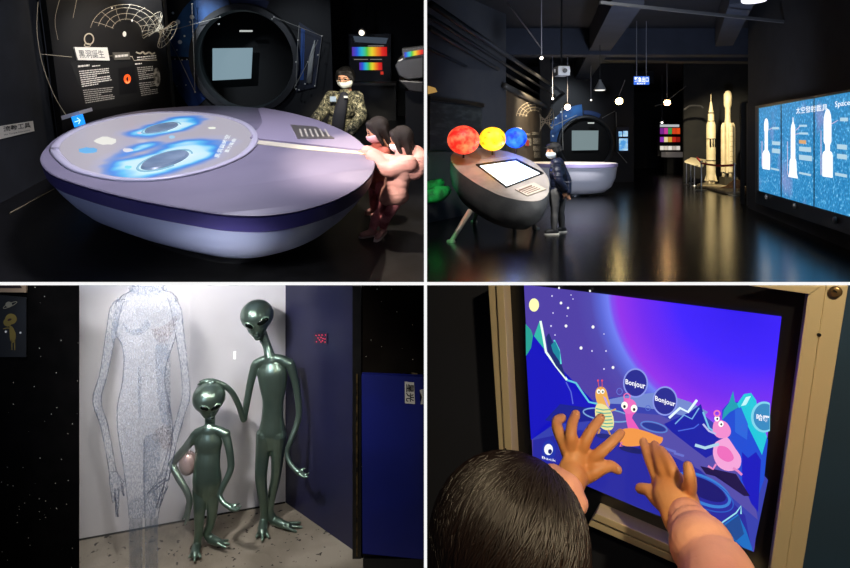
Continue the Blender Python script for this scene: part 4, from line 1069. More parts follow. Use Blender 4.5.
# ---------------------------------------------------------------- video wall
vw = thing('video_wall', 'large glowing blue video wall of tall panels showing three white rockets', 'screen', RW.pix(800, 205, .1))
top = lambda x: 108.5-.181*(x-757.5)
bot = lambda x: 190+.291*(x-757.5)
def vpanel(xa, xb, k):
    m = bpy.data.materials.new('video_blue_%d' % k); m.use_nodes = True; nt = m.node_tree; b = nt.nodes['Principled BSDF']; N = nt.nodes; L = nt.links
    tc = N.new('ShaderNodeTexCoord'); n = N.new('ShaderNodeTexNoise'); n.inputs['Scale'].default_value = 22; n.inputs['Detail'].default_value = 3; L.new(tc.outputs['Object'], n.inputs[0])
    r = N.new('ShaderNodeValToRGB'); L.new(n.outputs[0], r.inputs[0]); e = r.color_ramp.elements; e[0].position = .3; e[0].color = hx('#1c6a9e'); e[1].position = .76; e[1].color = hx('#c8e6f4')
    q = e.new(.55); q.color = hx('#2c82b8'); q = e.new(.66); q.color = hx('#58aad6')
    n2 = N.new('ShaderNodeTexNoise'); n2.inputs['Scale'].default_value = 1.4; L.new(tc.outputs['Object'], n2.inputs[0])
    r2_ = N.new('ShaderNodeValToRGB'); L.new(n2.outputs[0], r2_.inputs[0]); r2_.color_ramp.elements[0].position = .55; r2_.color_ramp.elements[1].position = .75; r2_.color_ramp.elements[0].color = (0, 0, 0, 1); r2_.color_ramp.elements[1].color = (.55, .55, .55, 1)
    mx = N.new('ShaderNodeMix'); mx.data_type = 'RGBA'; L.new(r2_.outputs[0], mx.inputs[0]); L.new(r.outputs[0], mx.inputs[6]); mx.inputs[7].default_value = hx('#9a8fc0')
    L.new(mx.outputs[2], b.inputs['Emission Color']); b.inputs['Emission Strength'].default_value = 1.25; b.inputs['Base Color'].default_value = (.02, .03, .05, 1)
    bm = B(); prism(bm, [RW.pix(x, y, .10) for x, y in ((xa, top(xa)), (xb, top(xb)), (xb, bot(xb)), (xa, bot(xa)))], -RW.n*.04)
    return obj('display_panel', bm, m, vw)
for xd in (781.1, 814.0):
    bm = B(); prism(bm, [RW.pix(x, y, .101) for x, y in ((xd-.5, top(xd)), (xd+.5, top(xd)), (xd+.5, bot(xd)), (xd-.5, bot(xd)))], -RW.n*.05); obj('panel_divider', bm, mat('frame_black', '#0b0b0d', .35), vw)
pan = [vpanel(a, b_, k) for k, (a, b_) in enumerate(((758, 780.8), (781.4, 813.6), (814.4, 868)))]
# frame
FR = mat('frame_black', '#0b0b0d', .35)
for nm, q in (('frame_top', [(755.5, 106), (868, top(868)-2.4), (868, top(868)), (755.5, 108.8)]), ('frame_bottom', [(755.5, 190), (868, bot(868)), (868, bot(868)+19), (755.5, 203)]), ('frame_side', [(755.2, 106), (758, 107), (758, 191), (755.2, 203)])):
    bm = B(); prism(bm, [RW.pix(x, y, .12) for x, y in q], -RW.n*.11); obj(nm, bm, FR if nm != 'frame_side' else mat('frame_grey', '#4c4a46', .4, .4), vw)
# rockets on the screen
SCR_W = glow('screen_white', '#fdfdff', 1.15)
def yy(x, t): return top(x)+(bot(x)-top(x))*t
def srocket(cx, pts, m=SCR_W):
    poly = [(cx+dx, yy(cx, t)+dx*(.29*t-.18*(1-t))) for dx, t in pts]+[(cx-dx, yy(cx, t)-dx*(.29*t-.18*(1-t))) for dx, t in reversed(pts) if dx > 0]
    bm = B(); k1 = len(pts); R_ = [bm.verts.new(RW.pix(*poly[i], .104)) for i in range(k1)]
    rest = [bm.verts.new(RW.pix(*q, .104)) for q in reversed(poly[k1:])]; L_ = [R_[0]]+rest
    for i in range(k1-1):
        vs_ = [R_[i], R_[i+1], L_[i+1], L_[i]]; vs_ = [v_ for n_, v_ in enumerate(vs_) if v_ not in vs_[:n_]]
        bm.faces.new(vs_)
    obj('rocket_image', bm, m, vw)
srocket(766.2, [(0, .13), (1.3, .145), (2.1, .19), (2.1, .27), (1.6, .29), (1.6, .5), (2.6, .515), (3.8, .55), (3.8, .72), (3.5, .73)])
srocket(793, [(0, .15), (.4, .16), (.5, .2), (1.7, .235), (2.2, .28), (2.3, .57), (3.4, .6), (3.8, .72), (4.8, .76), (4.7, .77)])
srocket(827.5, [(0, .115), (1.8, .125), (3.2, .165), (3.9, .22), (3.9, .4), (2.4, .43), (2.4, .48), (4.2, .49), (5.2, .52), (5.2, .7), (4.9, .71)])
bm = B()
for (x, t, w_, h) in ((772, .24, 7, .025), (772, .40, 8, .04), (772, .48, 8, .05), (771, .70, 8, .02), (799, .235, 8, .02), (799, .31, 9, .02), (799, .45, 12, .045), (799, .53, 13, .05), (799, .7, 12, .02), (837, .42, 10, .04), (837, .5, 10, .04), (835, .66, 12, .025), (840, .2, 8, .03)):
    face(bm, [RW.pix(a, yy(a, tt_), .104) for a, tt_ in ((x, t), (x+w_, t+.005), (x+w_, t+h+.005), (x, t+h))])
obj('caption_bar', bm, glow('caption_blue', '#b9dcee', .95), vw)
bm = B(); face(bm, [RW.pix(a, yy(a, t), .106) for a, t in ((799, .385), (806, .388), (806, .425), (799, .42))]); obj('caption_bar', bm, glow('caption_orange', '#e9b27a', .9), vw)
bm = B()
for (x0, t0, x1, t1) in ((762, .4, 762, .7), (787.5, .4, 787.5, .75), (821, .3, 821, .7), (796, .29, 800, .25), (795, .33, 799, .32), (769, .27, 772, .25), (831, .25, 838, .22)):
    strip(bm, RW, [(x0, yy(x0, t0)), (x1, yy(x1, t1))], .6, .105)
obj('callout_line', bm, glow('callout', '#e8d0e8', .9), vw)
obj('lettering', text_px('太空發射載具', RW, ((796, yy(796, .06)), (827.5, yy(827.5, .068)), (827.5, yy(827.5, .128)), (796, yy(796, .125))), .105, 0), SCR_W, vw)
obj('lettering', text_px('Space', RW, ((835, yy(835, .06)), (850, yy(850, .06)), (850, yy(850, .12)), (835, yy(835, .12))), .105, 0), SCR_W, vw)
# small lights at the foot of the video wall
for k, (x, y) in enumerate(((767, 197), (795.5, 206), (836, 220))):
    bm = B(); lathe(bm, [(.05, 0), (.045, .03), (.02, .04)], RW.pix(x, y, .13), 14, RW.n)
    obj('foot_light', bm, mat('foot_metal', '#b8b2a8', .4, .5), None, True, label=['small round metal knob under the left display panel', 'small round metal knob under the middle display panel', 'small round metal knob under the right display panel'][k], cat='fitting', group='fittings below the video wall')
# black posts left of the wall
for k, x in enumerate((743, 749.5, 753)):
    q = fl2(x, 206-(750-x)*.3)
    bm = B(); bx(bm, q.x-.04, q.x+.04, q.y, q.y+.06, H2, [1.0, .95, .88][k]); struct('trim_%d' % (17+k), bm, mat('post_black%d' % k, ['#191817', '#2c2a27', '#3a372f'][k], .4))

# ---------------------------------------------------------------- rockets
CREAM = mat('rocket_cream', '#d8caa6', .5, col2='#cbbb93', nscale=5)
Yr = 20.3
def zr(py, Y=Yr): return -(py-CY)/F*Y
qa = fl2(710, 190)
r1 = thing('rocket_model', 'tall slender cream rocket model with black bands and a thin spire', 'rocket', V((P2(711, Yr).x, Yr, zr(184))))
cx1 = P2(711, Yr).x; k_ = Yr/F
def rl_(w_): return w_*k_
bm = B(); lathe(bm, [(rl_(4.6), zr(180)), (rl_(4.3), zr(170)), (rl_(4.3), zr(125.5)), (rl_(3.9), zr(123.5)), (rl_(2.9), zr(121)), (rl_(2.8), zr(113)), (rl_(1.9), zr(110)), (rl_(1.0), zr(103)), (rl_(.35), zr(101)), (rl_(.3), zr(97)), (.004, zr(94))], (cx1, Yr, 0), 28); obj('fuselage', bm, CREAM, r1, True, sharp=25)
bm = B()
for (y0, y1, w_) in ((112.4, 113.6, 3.0), (120.8, 121.6, 3.1), (138.5, 139.3, 4.45), (160, 161, 4.45)): lathe(bm, [(rl_(w_), zr(y1)), (rl_(w_), zr(y0))], (cx1, Yr, 0), 28); obj('black_band', bm, mat('rocket_black', '#17150f', .5), r1); bm = B()
for kx in (-2.4, 0, 2.4): bx(bm, cx1+rl_(kx)-rl_(.6), cx1+rl_(kx)+rl_(.6), Yr-rl_(4.5), Yr-rl_(3.2), zr(147), zr(139.3)); obj('black_stripe', bm, mat('rocket_black', '#17150f', .5), r1); bm = B()
bm.free()
for a in (0, PI/2, PI, 1.5*PI):
    bm = B(); dx, dy = math.cos(a+.5), math.sin(a+.5); p = V((cx1+dx*rl_(4), Yr+dy*rl_(4), 0)); o_ = V((dx, dy, 0))
    prism(bm, [p+Z_*zr(172), p+o_*rl_(3)+Z_*zr(181), p+Z_*zr(181)], V((-dy, dx, 0))*.02); obj('fin', bm, CREAM, r1)
for (dx, dy) in ((-1.9, -1.5), (1.9, -1.5), (0, 1.8), (0, -.2)):
    bm = B(); lathe(bm, [(rl_(1.6), zr(184)), (rl_(.9), zr(180))], (cx1+rl_(dx), Yr+rl_(dy), 0), 14); obj('nozzle', bm, CREAM, r1, True)
cx2 = P2(727.8, Yr).x
r2_ = thing('rocket_model', 'thick cream rocket model with rounded nose and strap-on boosters', 'rocket', V((cx2, Yr, zr(176))))
bm = B(); lathe(bm, [(rl_(3.0), zr(173)), (rl_(3.0), zr(122)), (rl_(2.6), zr(118)), (rl_(2.5), zr(108)), (rl_(3.6), zr(105)), (rl_(3.9), zr(98)), (rl_(3.6), zr(94)), (rl_(2.4), zr(91.5)), (rl_(.8), zr(90.6))], (cx2, Yr, 0), 28); obj('fuselage', bm, CREAM, r2_, True, sharp=35)
for (dx, dy, lab) in ((-4.7, -.8, 0), (5.0, .2, 0), (.6, -4.2, 0), (-.4, 4.2, 0)):
    bm = B(); c = (cx2+rl_(dx), Yr+rl_(dy), 0)
    lathe(bm, [(rl_(2.4), zr(172)), (rl_(2.4), zr(128)), (rl_(2.0), zr(125)), (rl_(.9), zr(122.8))], c, 20); bo = obj('booster', bm, CREAM, r2_, True, sharp=35)
    bm = B(); lathe(bm, [(rl_(1.9), zr(177)), (rl_(1.0), zr(172))], c, 14); obj('nozzle', bm, mat('nozzle_pale', '#b4a888', .5), bo, True)
bm = B()
for y in range(126, 170, 5): bx(bm, cx2+rl_(-1.1), cx2+rl_(2.3), Yr-rl_(6.6), Yr-rl_(6.5), zr(y+.5), zr(y))
obj('panel_line', bm, mat('line_tan', '#9b8c66', .6), r2_)
# platform and stand
pf = thing('display_platform', 'low pale platform carrying the two rocket models', 'platform', fl2(716, 193))
a = [(690, 185.5), (700, 179.5), (748, 185), (742, 194), (727, 196)]
bm = B(); prism(bm, [PZ(x, y, H2+.02) for x, y in ((697, 186), (706, 183), (746, 188), (744, 193.5), (726, 193.8))], (0, 0, .06)); obj('deck', bm, mat('platform_sand', '#bba98a', .6, col2='#9c8a6d', nscale=8), pf)
bm = B(); qy = Yr; bx(bm, P2(704, qy).x, P2(719, qy).x, qy-.2, qy+.25, H2+.08, zr(184)); obj('rocket_stand', bm, mat('stand_olive', '#7b745c', .6), pf)
bm = B(); bx(bm, P2(722, qy).x, P2(735, qy).x, qy-.2, qy+.2, H2+.08, zr(177)); obj('rocket_stand', bm, mat('stand_dark', '#3c382d', .6), pf)
me_ = organic([chain([(P(731, 187, 19.0), .14), (P(737, 186, 19.0), .21), (P(741, 188, 18.9), .15), (P(745, 189.5, 18.8), .07)]), chain([(P(722, 189, 18.9), .06), (P(733, 188, 18.9), .13)])], .02, 3)
obj('rock_model', me_, mat('tan_rock', '#b98a58', .8, col2='#8e6238', nscale=5, bump=.6, bscale=9), None, True, label='rough tan rock model lying at the foot of the thick rocket', cat='rock')
# exhibit label stand
ls = thing('label_stand', 'pale sloping information board on four thin legs left of the rockets', 'stand', fl2(695, 184))
bq = [P(684.5, 161, 20.6), P(691, 157.3, 21.6), P(706.5, 159.5, 21.6), P(702.5, 166.5, 20.4)]
bm = B(); prism(bm, bq, (0, 0, -.05)); obj('board', bm, mat('board_cream', '#d9cba8', .5), ls)
for (x, y, yb) in ((686.5, 163, 184.5), (691, 164, 183), (694.5, 163.5, 186), (701, 165, 187)):
    p = fl2(x, yb); t_ = P(x, y, p.y); bm = B(); tube(bm, [p, t_], .018, 6); lg = obj('leg', bm, STEEL, ls)
    bm = B(); lathe(bm, [(.09, 0), (.08, .02), (.02, .03)], p, 14); obj('foot', bm, STEEL, lg)
# rope barriers
ROPE = mat('red_rope', '#9e1f22', .6)
posts = ((701.5, 190.5, 162), (734.5, 195.5, 164.5))
for k, (x, y, yt) in enumerate(posts):
    p = fl2(x, y); st = thing('barrier_post', ['steel rope barrier post beside the information board', 'steel rope barrier post in front of the rock model'][k], 'barrier post', p)
    bm = B(); lathe(bm, [(.17, 0), (.16, .025), (.05, .04)], p, 24); obj('base', bm, STEEL, st, True, sharp=30)
    bm = B(); lathe(bm, [(.03, .03), (.03, P(x, yt, p.y).z-p.z), (.045, P(x, yt, p.y).z-p.z), (.045, P(x, yt-1.4, p.y).z-p.z)], p, 14); obj('pole', bm, STEEL, st, True, sharp=30)
p0, p1 = fl2(*posts[0][:2]), fl2(*posts[1][:2])
h0, h1 = P(701.5, 163, p0.y), P(734.5, 165, p1.y)
bm = B(); tube(bm, [h0.lerp(h1, t)-Z_*.05*math.sin(PI*t) for t in [k/10 for k in range(11)]], .032, 8); obj('barrier_rope', bm, ROPE, None, True, label='red rope between the two steel barrier posts', cat='rope')
bm = B(); h2 = P(697, 157.5, p0.y+1.2); tube(bm, [h0, h2], .03, 8); obj('barrier_rope', bm, ROPE, None, True, label='short red rope end running behind the information board', cat='rope')

# ---------------------------------------------------------------- planets console
t0 = fl2(500, 232)
pc = thing('planet_console', 'dark grey egg-shaped console on splayed legs with touch screen and three glowing planets', 'console', V((P2(497, 9.9).x, 9.9, H2)))
DARKG = mat('console_grey', '#55575a', .5, col2='#4c4e52', nscale=6, bump=.1, bscale=40)
# sloped top plane: near edge low, far edge high
# top outline in pixels and assumed depth from near (9.4) to far (10.6)
top_px = [(451, 160), (453, 153), (460, 149.5), (475, 147.5), (495, 149), (513, 153), (530, 160), (541, 168), (548, 178), (549, 188), (546, 196), (537, 200.5), (522, 200), (503, 196), (485, 188), (470, 179), (458, 170)]
TP = Plane(P(500, 175, 9.9), V((1, -.12, -.03)), V((.05, 1, .55)))
if TP.n.z < 0: TP.n = -TP.n
tp = [TP.pix(x, y) for x, y in cr(top_px, 4, True)]
tc_ = sum(tp, V())/len(tp)
def cring(s, dz, sh=(0, 0)): return [V((tc_.x+(p.x-tc_.x)*s+sh[0], tc_.y+(p.y-tc_.y)*s+sh[1], tc_.z+(p.z-tc_.z)*s*(1-.0)+dz)) for p in tp]
bm = B(); loft(bm, [cring(.2, -.66, (-.05, 0)), cring(.52, -.64, (-.06, 0)), cring(.78, -.56, (-.06, 0)), cring(.93, -.41, (-.04, 0)), cring(1.0, -.23, (-.015, 0)), cring(1.01, -.09), cring(1.0, -.012)]); obj('body', bm, DARKG, pc, True, sharp=50)
bm = B(); loft(bm, [cring(1.0, -.012), cring(1.005, -.005), cring(.99, 0)]); obj('top', bm, mat('console_top', '#98928e', .42, col2='#8a8582', nscale=5), pc, True, sharp=40)
sq = ((478, 165.5), (516, 160.3), (541.5, 173.5), (506.5, 187))
def grow(qd, s): cxx = sum(q[0] for q in qd)/4; cyy = sum(q[1] for q in qd)/4; return [(cxx+(x-cxx)*s, cyy+(y-cyy)*s) for x, y in qd]
bm = B(); prism(bm, [TP.pix(x, y, .002) for x, y in grow(sq, 1.07)], TP.n*.02); ds = obj('touch_screen', bm, mat('bezel_black', '#0b0c10', .3), pc)
bm = B(); prism(bm, [TP.pix(x, y, .0225) for x, y in grow(sq, .95)], TP.n*.002); obj('display', bm, mat('display_pale', '#bfe4ff', .3, col2='#f4fbff', nscale=4, emis=1.25), ds)
bm = B(); prism(bm, [TP.pix(x, y, .002) for x, y in ((515, 190), (534, 183.5), (546, 190), (527, 196.5))], TP.n*.02); lb = obj('label_plate', bm, mat('label_pale', '#aca397', .5), pc)
bm = B()
for k in range(4):
    t = k/4; strip(bm, TP, [(519+t*11, 190.5+t*4.0), (532+t*11, 185.5+t*4.0)], .9 if k else 1.6, .0225)
obj('lettering', bm, mat('label_ink', '#5e4b40', .7), lb)
# legs
LEGM = mat('leg_pale', '#b9b4a6', .4, .3)
for (xt, yt, Yt, xf, yf) in ((470, 216, 9.5, 451, 242), (526, 214, 9.5, 536, 229), (514, 218, 10.3, 515, 227), (478, 214, 10.5, 474, 222)):
    a = P(xt, yt, Yt); f_ = fl2(xf, yf); bm = B(); tube(bm, [a+Z_*.08, f_], [.045, .035], 10, flat=((0, 1, 0), .6)); lg = obj('leg', bm, LEGM, pc, True)
    bm = B(); lathe(bm, [(.07, 0), (.06, .03)], f_, 14); obj('foot', bm, LEGM, lg)
def planet(cx, cy, r, Y, nm, c1, c2_, st, lab, hy):
    c = P(cx, cy, Y); R = r/F*Y
    m = bpy.data.materials.new(nm); m.use_nodes = True; nt = m.node_tree; b = nt.nodes['Principled BSDF']
    tc = nt.nodes.new('ShaderNodeTexCoord'); n = nt.nodes.new('ShaderNodeTexNoise'); n.inputs['Scale'].default_value = 9; n.inputs['Detail'].default_value = 3; nt.links.new(tc.outputs['Object'], n.inputs[0])
    rr = nt.nodes.new('ShaderNodeValToRGB'); nt.links.new(n.outputs[0], rr.inputs[0]); rr.color_ramp.elements[0].position = .38; rr.color_ramp.elements[1].position = .6
    rr.color_ramp.elements[0].color = hx(c1); rr.color_ramp.elements[1].color = hx(c2_); nt.links.new(rr.outputs[0], b.inputs['Emission Color']); nt.links.new(rr.outputs[0], b.inputs['Base Color'])
    b.inputs['Emission Strength'].default_value = st
    bm = B(); ball(bm, c, (R*1.12, R*.8, R), None, 32, 20); po_ = obj('planet_globe', bm, m, pc, True, label=lab)
    bm = B(); tube(bm, [c-Z_*R*.9, P(cx, hy, Y)], .018, 8); obj('post', bm, BLACKP, po_)
for q_, c_, e_ in ((P(464, 159, 9.75), (1, .25, .08), 5.0), (P(490, 157, 10.0), (1, .5, .05), 4.0), (P(515, 156, 10.25), (.08, .2, 1), 7.0)): point('globe_glow', q_+Z_*.1, e_, c_, .03)
planet(463.5, 140, 14.5, 10.1, 'planet_red', '#c8201a', '#ff6a48', 1.15, 'largest globe, glowing red', 158)
planet(492.5, 139, 12.0, 10.3, 'planet_yellow', '#f08a08', '#ffe02a', 1.3, 'middle globe, glowing yellow', 155)
planet(515.5, 138, 10.2, 10.6, 'planet_blue', '#0a2fd0', '#2a6cff', 1.2, 'smallest globe, glowing blue', 155)
# green lit rocks at the left edge
me_ = organic([chain([(P(429, 197, 10.6), .12), (P(438, 194, 10.7), .15), (P(446, 191, 10.8), .1)]), chain([(P(429, 186, 11), .1), (P(440, 183, 11), .09)])], .02, 2)
me_ = cut(me_, (.036, 0, 0), (-1, 0, 0)) 
obj('green_rock', me_, mat('green_rock', '#1c8f4c', .8, col2='#0b4a2a', nscale=5, emis=.0), None, True, label='green lit rock edge at the far left behind the console', cat='rock')
# far white table (same kind of boat table, seen from the hall)
Yt = 17.5
cxx = P(588, 0, Yt).x
wt = thing('projection_table', 'white boat-shaped table with a pale purple rim standing far behind the boy', 'table', V((cxx, Yt, H2)))
def er(rx, ry, z, n=48): return [V((cxx+rx*math.cos(2*PI*k/n), Yt+ry*math.sin(2*PI*k/n), z)) for k in range(n)]
z1 = -(164-CY)/F*Yt; Rx = 28.5/F*Yt*1.0
cxx = P(572, 0, Yt).x; Rx = 44/F*Yt
zt_ = zr(163, Yt)
bm = B(); loft(bm, [er(Rx*.99, 1.2, zt_-.10), er(Rx, 1.22, zt_-.09), er(Rx, 1.22, zt_)]); obj('edge_band', bm, mat('rim_lilac', '#a79ac4', .4), wt, True, sharp=30)
bm = B(); loft(bm, [er(Rx*.45, .6, H2+.05), er(Rx*.7, .85, H2+.09), er(Rx*.86, 1.05, H2+.25), er(Rx*.95, 1.15, H2+.5), er(Rx*.985, 1.19, zt_-.10)]); obj('hull', bm, mat('hull_white2', '#d9d7dd', .4), wt, True, sharp=50)
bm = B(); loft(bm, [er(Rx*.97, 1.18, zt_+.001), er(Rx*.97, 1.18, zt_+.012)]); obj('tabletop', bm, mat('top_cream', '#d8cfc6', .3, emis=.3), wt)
bm = B(); loft(bm, [er(Rx*.4, .55, H2+.001), er(Rx*.4, .55, H2+.05)]); obj('plinth', bm, BLACKP, wt)
# ---------------------------------------------------------------- the boy
ft_ = fl2(552, 233.5); D = ft_.y
j = lambda px, py, dv=0: P(px, py, D+dv)
J = dict(head=j(553.5, 151, 0), neck=j(557, 160), chest=j(557.5, 173, .02), pelvis=j(558, 192, .03),
         shL=j(551, 164, -.16), shR=j(564, 164, .16), elL=j(559, 180, -.24), elR=j(567, 180, .15), wrL=j(565, 190, -.2), wrR=j(568, 192, .1),
         hipL=j(555, 194, -.09), hipR=j(561, 194, .09), knL=j(554.5, 213, -.1), knR=j(560.5, 212, .1), anL=j(554, 231, -.1), anR=j(562, 226, .15), toeL=j(546.5, 233, -.12), toeR=j(557, 228, .12))
J['shL'] = j(556, 164, -.17); J['shR'] = j(559.5, 164, .17)
for q in 'LR': J['an'+q].z = H2+.07; J['toe'+q].z = H2+.045
PUFF = mat('navy_puffer', '#161a2c', .35, col2='#1c2136', nscale=4, bump=.9, bscale=5, bstretch=(.3, .3, 6))
by, _ = person('person', 'boy in dark puffer jacket and white mask standing right of the planets console', (ft_.x, ft_.y, H2), J, .9, None,
    dict(face=(-.9, -.38, -.05), front=(-1, 0, 0), hh=.135, jacket_mat=PUFF, puff=.035, trouser_mat=mat('grey_trousers', '#5a5a5a', .85, col2='#4a4a4c', nscale=8), shoe_mat=mat('dark_shoe', '#1c1c1e', .6), sole_mat=mat('white_sole', '#e6e2d6', .6),
         hair_mat=HAIRK, mask='#dfe9ee', hair_len=-.25, handL=(.1, 0, -1), handR=(.1, 0, -1), backL=(0, -1, 0), backR=(0, 1, 0), thumbL=(-1, 0, 0), thumbR=(-1, 0, 0), voxel=.011))
cp_ = organic([orb(J['head']+Z_*.065, (.115, .125, .075)), chain([(J['head']+V((-.07, -.03, .06)), .04), (J['head']+V((-.15, -.06, .05)), .02)], flat=((0, 0, 1), .4))], .009, 2)
obj('cap', cp_, mat('black_cap', '#0d0d10', .8), by, True)
for s_ in (0, 1):
    bm = B(); a = J['neck']; tube(bm, [j(562, 163, -.16), j(568, 176, -.1), j(567, 188, -.05)], .01, 6)
# lights of room 2
spot('hall_wash', (3.0, 8.0, 2.6), (3.4, 12.5, -1.2), 420, 95, .8, (.9, .93, 1), .3)
spot('boy_light', (1.3, 8.2, 2.2), (2.15, 9.8, -.8), 800, 34, .7, (1, .96, .9), .1)
spot('console_light', (.6, 8.3, 1.6), (1.1, 9.8, -.7), 210, 56, .8, (1, .93, .85), .1)
spot('floor_spot', (2.4, 8.3, -.2), (1.75, 9.45, -1.3), 60, 40, .6, (1, .97, .9), .05)
spot('green_spot', (.15, 9.3, -.2), (.1, 10.7, -.85), 60, 60, .6, (.2, 1, .45), .05)
spot('green_spot', (.35, 8.7, -.9), (.3, 9.0, -1.5), 12, 50, .8, (.2, 1, .4), .03)
spot('rocket_light', P2(697, 17.4)+Z_*2.0, V((P2(722, Yr).x, Yr, .2)), 1350, 56, .5, (1, .86, .58), .06)
spot('table_light', P2(588, 15.2)+Z_*2.3, V((P(588, 0, 17).x, 17, -.9)), 1500, 40, .7, (.97, .95, 1), .2)
spot('map_light', SM.at(2.6, 1.9, 1.4), SM.at(3.0, .6, 0), 650, 110, .8, (1, .82, .55), .1)
spot('mural_light', P2(575, 20.8)+Z_*2.4, P2(560, 23)+Z_*.9, 260, 80, .8, (.8, .9, 1), .1)
spot('ceiling_wash', (4.5, 9.0, -.6), (4.5, 15, 3.0), 700, 120, .9, (.65, .75, 1), .5)
# ================================================================ ROOM 3: alien statues (lower left)
set_room(Matrix.Identity(4))
H3 = -2.87
CLIP[:] = [(V((0, 0, 0)), V((0, (285.2-CY)/F, 1)).normalized())]
def fl3(px, py): return PZ(px, py, H3)
XR = -.009
bm = B(); bx(bm, .014, 5.5, 6.2, 6.26, H3-.05, .5); struct('wall_lower_back', bm, mat('lower_navy', '#080f1e', .9, col2='#070c18', nscale=3))
bm = B(); bx(bm, .014, 5.5, .3, 6.2, H3-.05, H3); struct('floor_4', bm, FLOORM)
# floor
bm = B(); prism(bm, [V((-4.5, 3.4, H3)), V((XR, 3.4, H3)), V((XR, 6, H3)), V((-4.5, 6, H3))], (0, 0, -.05))
STONE = mat('speckled_stone_floor', '#8f8678', .8, col2='#736a5d', nscale=2.2, bump=.15, bscale=40)
nt = STONE.node_tree; N = nt.nodes; L = nt.links; b = N['Principled BSDF']; old = b.inputs['Base Color'].links[0].from_socket
tc = N.new('ShaderNodeTexCoord'); vo = N.new('ShaderNodeTexNoise'); vo.inputs['Scale'].default_value = 26; vo.inputs['Detail'].default_value = 2; L.new(tc.outputs['Object'], vo.inputs[0])
r = N.new('ShaderNodeValToRGB'); L.new(vo.outputs[0], r.inputs[0]); r.color_ramp.elements[0].position = .66; r.color_ramp.elements[1].position = .69
mx = N.new('ShaderNodeMix'); mx.data_type = 'RGBA'; L.new(r.outputs[0], mx.inputs[0]); L.new(old, mx.inputs[6]); mx.inputs[7].default_value = hx('#2e2823'); L.new(mx.outputs[2], b.inputs['Base Color'])
struct('floor_3', bm, STONE)
# white back wall
Lw = fl3(60, 543.5); Rw = fl3(285.5, 502.5)
ztop = lambda p: -(285.2-CY)/F*p.y
bm = B(); prism(bm, [Lw, Rw, V((Rw.x, Rw.y, ztop(Rw))), V((Lw.x, Lw.y, ztop(Lw)))], (0, .06, 0))
WW = mat('white_gallery_wall', '#c9c6ca', .7, col2='#cfcccf', nscale=2)
struct('wall_white', bm, WW)
WP3 = Plane(Lw, Rw-Lw, Z_)
bm = B(); tube(bm, [Lw+V((0, -.005, .004)), Rw+V((0, -.005, .004))], .008, 5); struct('trim_20', bm, mat('gap_dark', '#18150f', .9))
# navy acrylic wall on the right
Nw = fl3(353, 550)
NAVY = mat('navy_acrylic', '#20213f', .3, col2='#1d1e3a', nscale=2, spec=.35)
bm = B(); prism(bm, [Rw, Nw, V((Nw.x, Nw.y, ztop(Nw))), V((Rw.x, Rw.y, ztop(Rw)))], (.05, .05, 0)); struct('wall_navy', bm, NAVY)
NP = Plane(Rw, Nw-Rw, Z_)
# red LED dots
ld = thing('led_sign', 'cluster of small red LED dots on the navy wall', 'sign', NP.pix(321, 345, .01))
bm = B(); prism(bm, [NP.pix(x, y, .002) for x, y in ((314, 333), (328, 333), (328, 344), (314, 344))], NP.n*.004); obj('panel', bm, mat('led_panel', '#1a1530', .3), ld)
k = 0
for (x, y) in ((316, 335.5), (319, 335.2), (322, 335), (325.5, 335), (318, 338), (321, 337.5), (323, 338.5), (325, 339), (319.5, 340), (322.5, 340.8), (316.5, 341.8), (321, 342), (325, 342)):
    bm = B(); ball(bm, NP.pix(x, y, .008), .0036, seg=8, rings=6); obj('led', bm, glow('led_red', '#ff3058', 1.7), ld)
# black post
q = fl3(357, 556)
bm = B(); bx(bm, P(353, 0, q.y).x, P(361.5, 0, q.y).x, q.y-.03, q.y+.1, H3, ztop(q)*1.0); struct('trim_21', bm, mat('post_black', '#0a0908', .35, col2='#151310', nscale=6))
bm = B(); xg = P(357, 0, q.y-.03).x; bx(bm, xg-.006, xg+.006, q.y-.038, q.y-.031, H3+.02, -(372-CY)/F*q.y); struct('trim_22', bm, mat('gilt_strip', '#5c4a2c', .4, .6, col2='#0f0d0a', nscale=14, stretch=(1, 1, 1), ramp=(.45, .6)))
# starry black panels
#
def starwall(x0, x1, Y, zb, name, ytop=285.2):
    bm = B(); bx(bm, P(x0, 0, Y).x, min(P(x1, 0, Y).x, XR), Y, Y+.004, zb, -(ytop-CY)/F*Y)
    return bm
def star_mat(name, base, c2, dens=.74):
    m = mat(name, base, .95, col2=c2, nscale=6, spec=.05); nt = m.node_tree; N = nt.nodes; L = nt.links; b = N['Principled BSDF']; old = b.inputs['Base Color'].links[0].from_socket
    tc = N.new('ShaderNodeTexCoord'); v = N.new('ShaderNodeTexVoronoi'); v.inputs['Scale'].default_value = 28; L.new(tc.outputs['Object'], v.inputs['Vector'])
    lt = N.new('ShaderNodeMath'); lt.operation = 'LESS_THAN'; lt.inputs[1].default_value = .085; L.new(v.outputs['Distance'], lt.inputs[0])
    sp_ = N.new('ShaderNodeSeparateColor'); L.new(v.outputs['Color'], sp_.inputs[0]); gt = N.new('ShaderNodeMath'); gt.operation = 'GREATER_THAN'; gt.inputs[1].default_value = dens; L.new(sp_.outputs[0], gt.inputs[0])
    ml = N.new('ShaderNodeMath'); ml.operation = 'MULTIPLY'; L.new(lt.outputs[0], ml.inputs[0]); L.new(gt.outputs[0], ml.inputs[1])
    mx = N.new('ShaderNodeMix'); mx.data_type = 'RGBA'; L.new(ml.outputs[0], mx.inputs[0]); L.new(old, mx.inputs[6]); mx.inputs[7].default_value = hx('#c9c4b4'); L.new(mx.outputs[2], b.inputs['Base Color'])
    return m
struct('wall_starry_left', starwall(-420, 79, 3.95, H3, ''), star_mat('starry_black', '#040404', '#080707', .6))
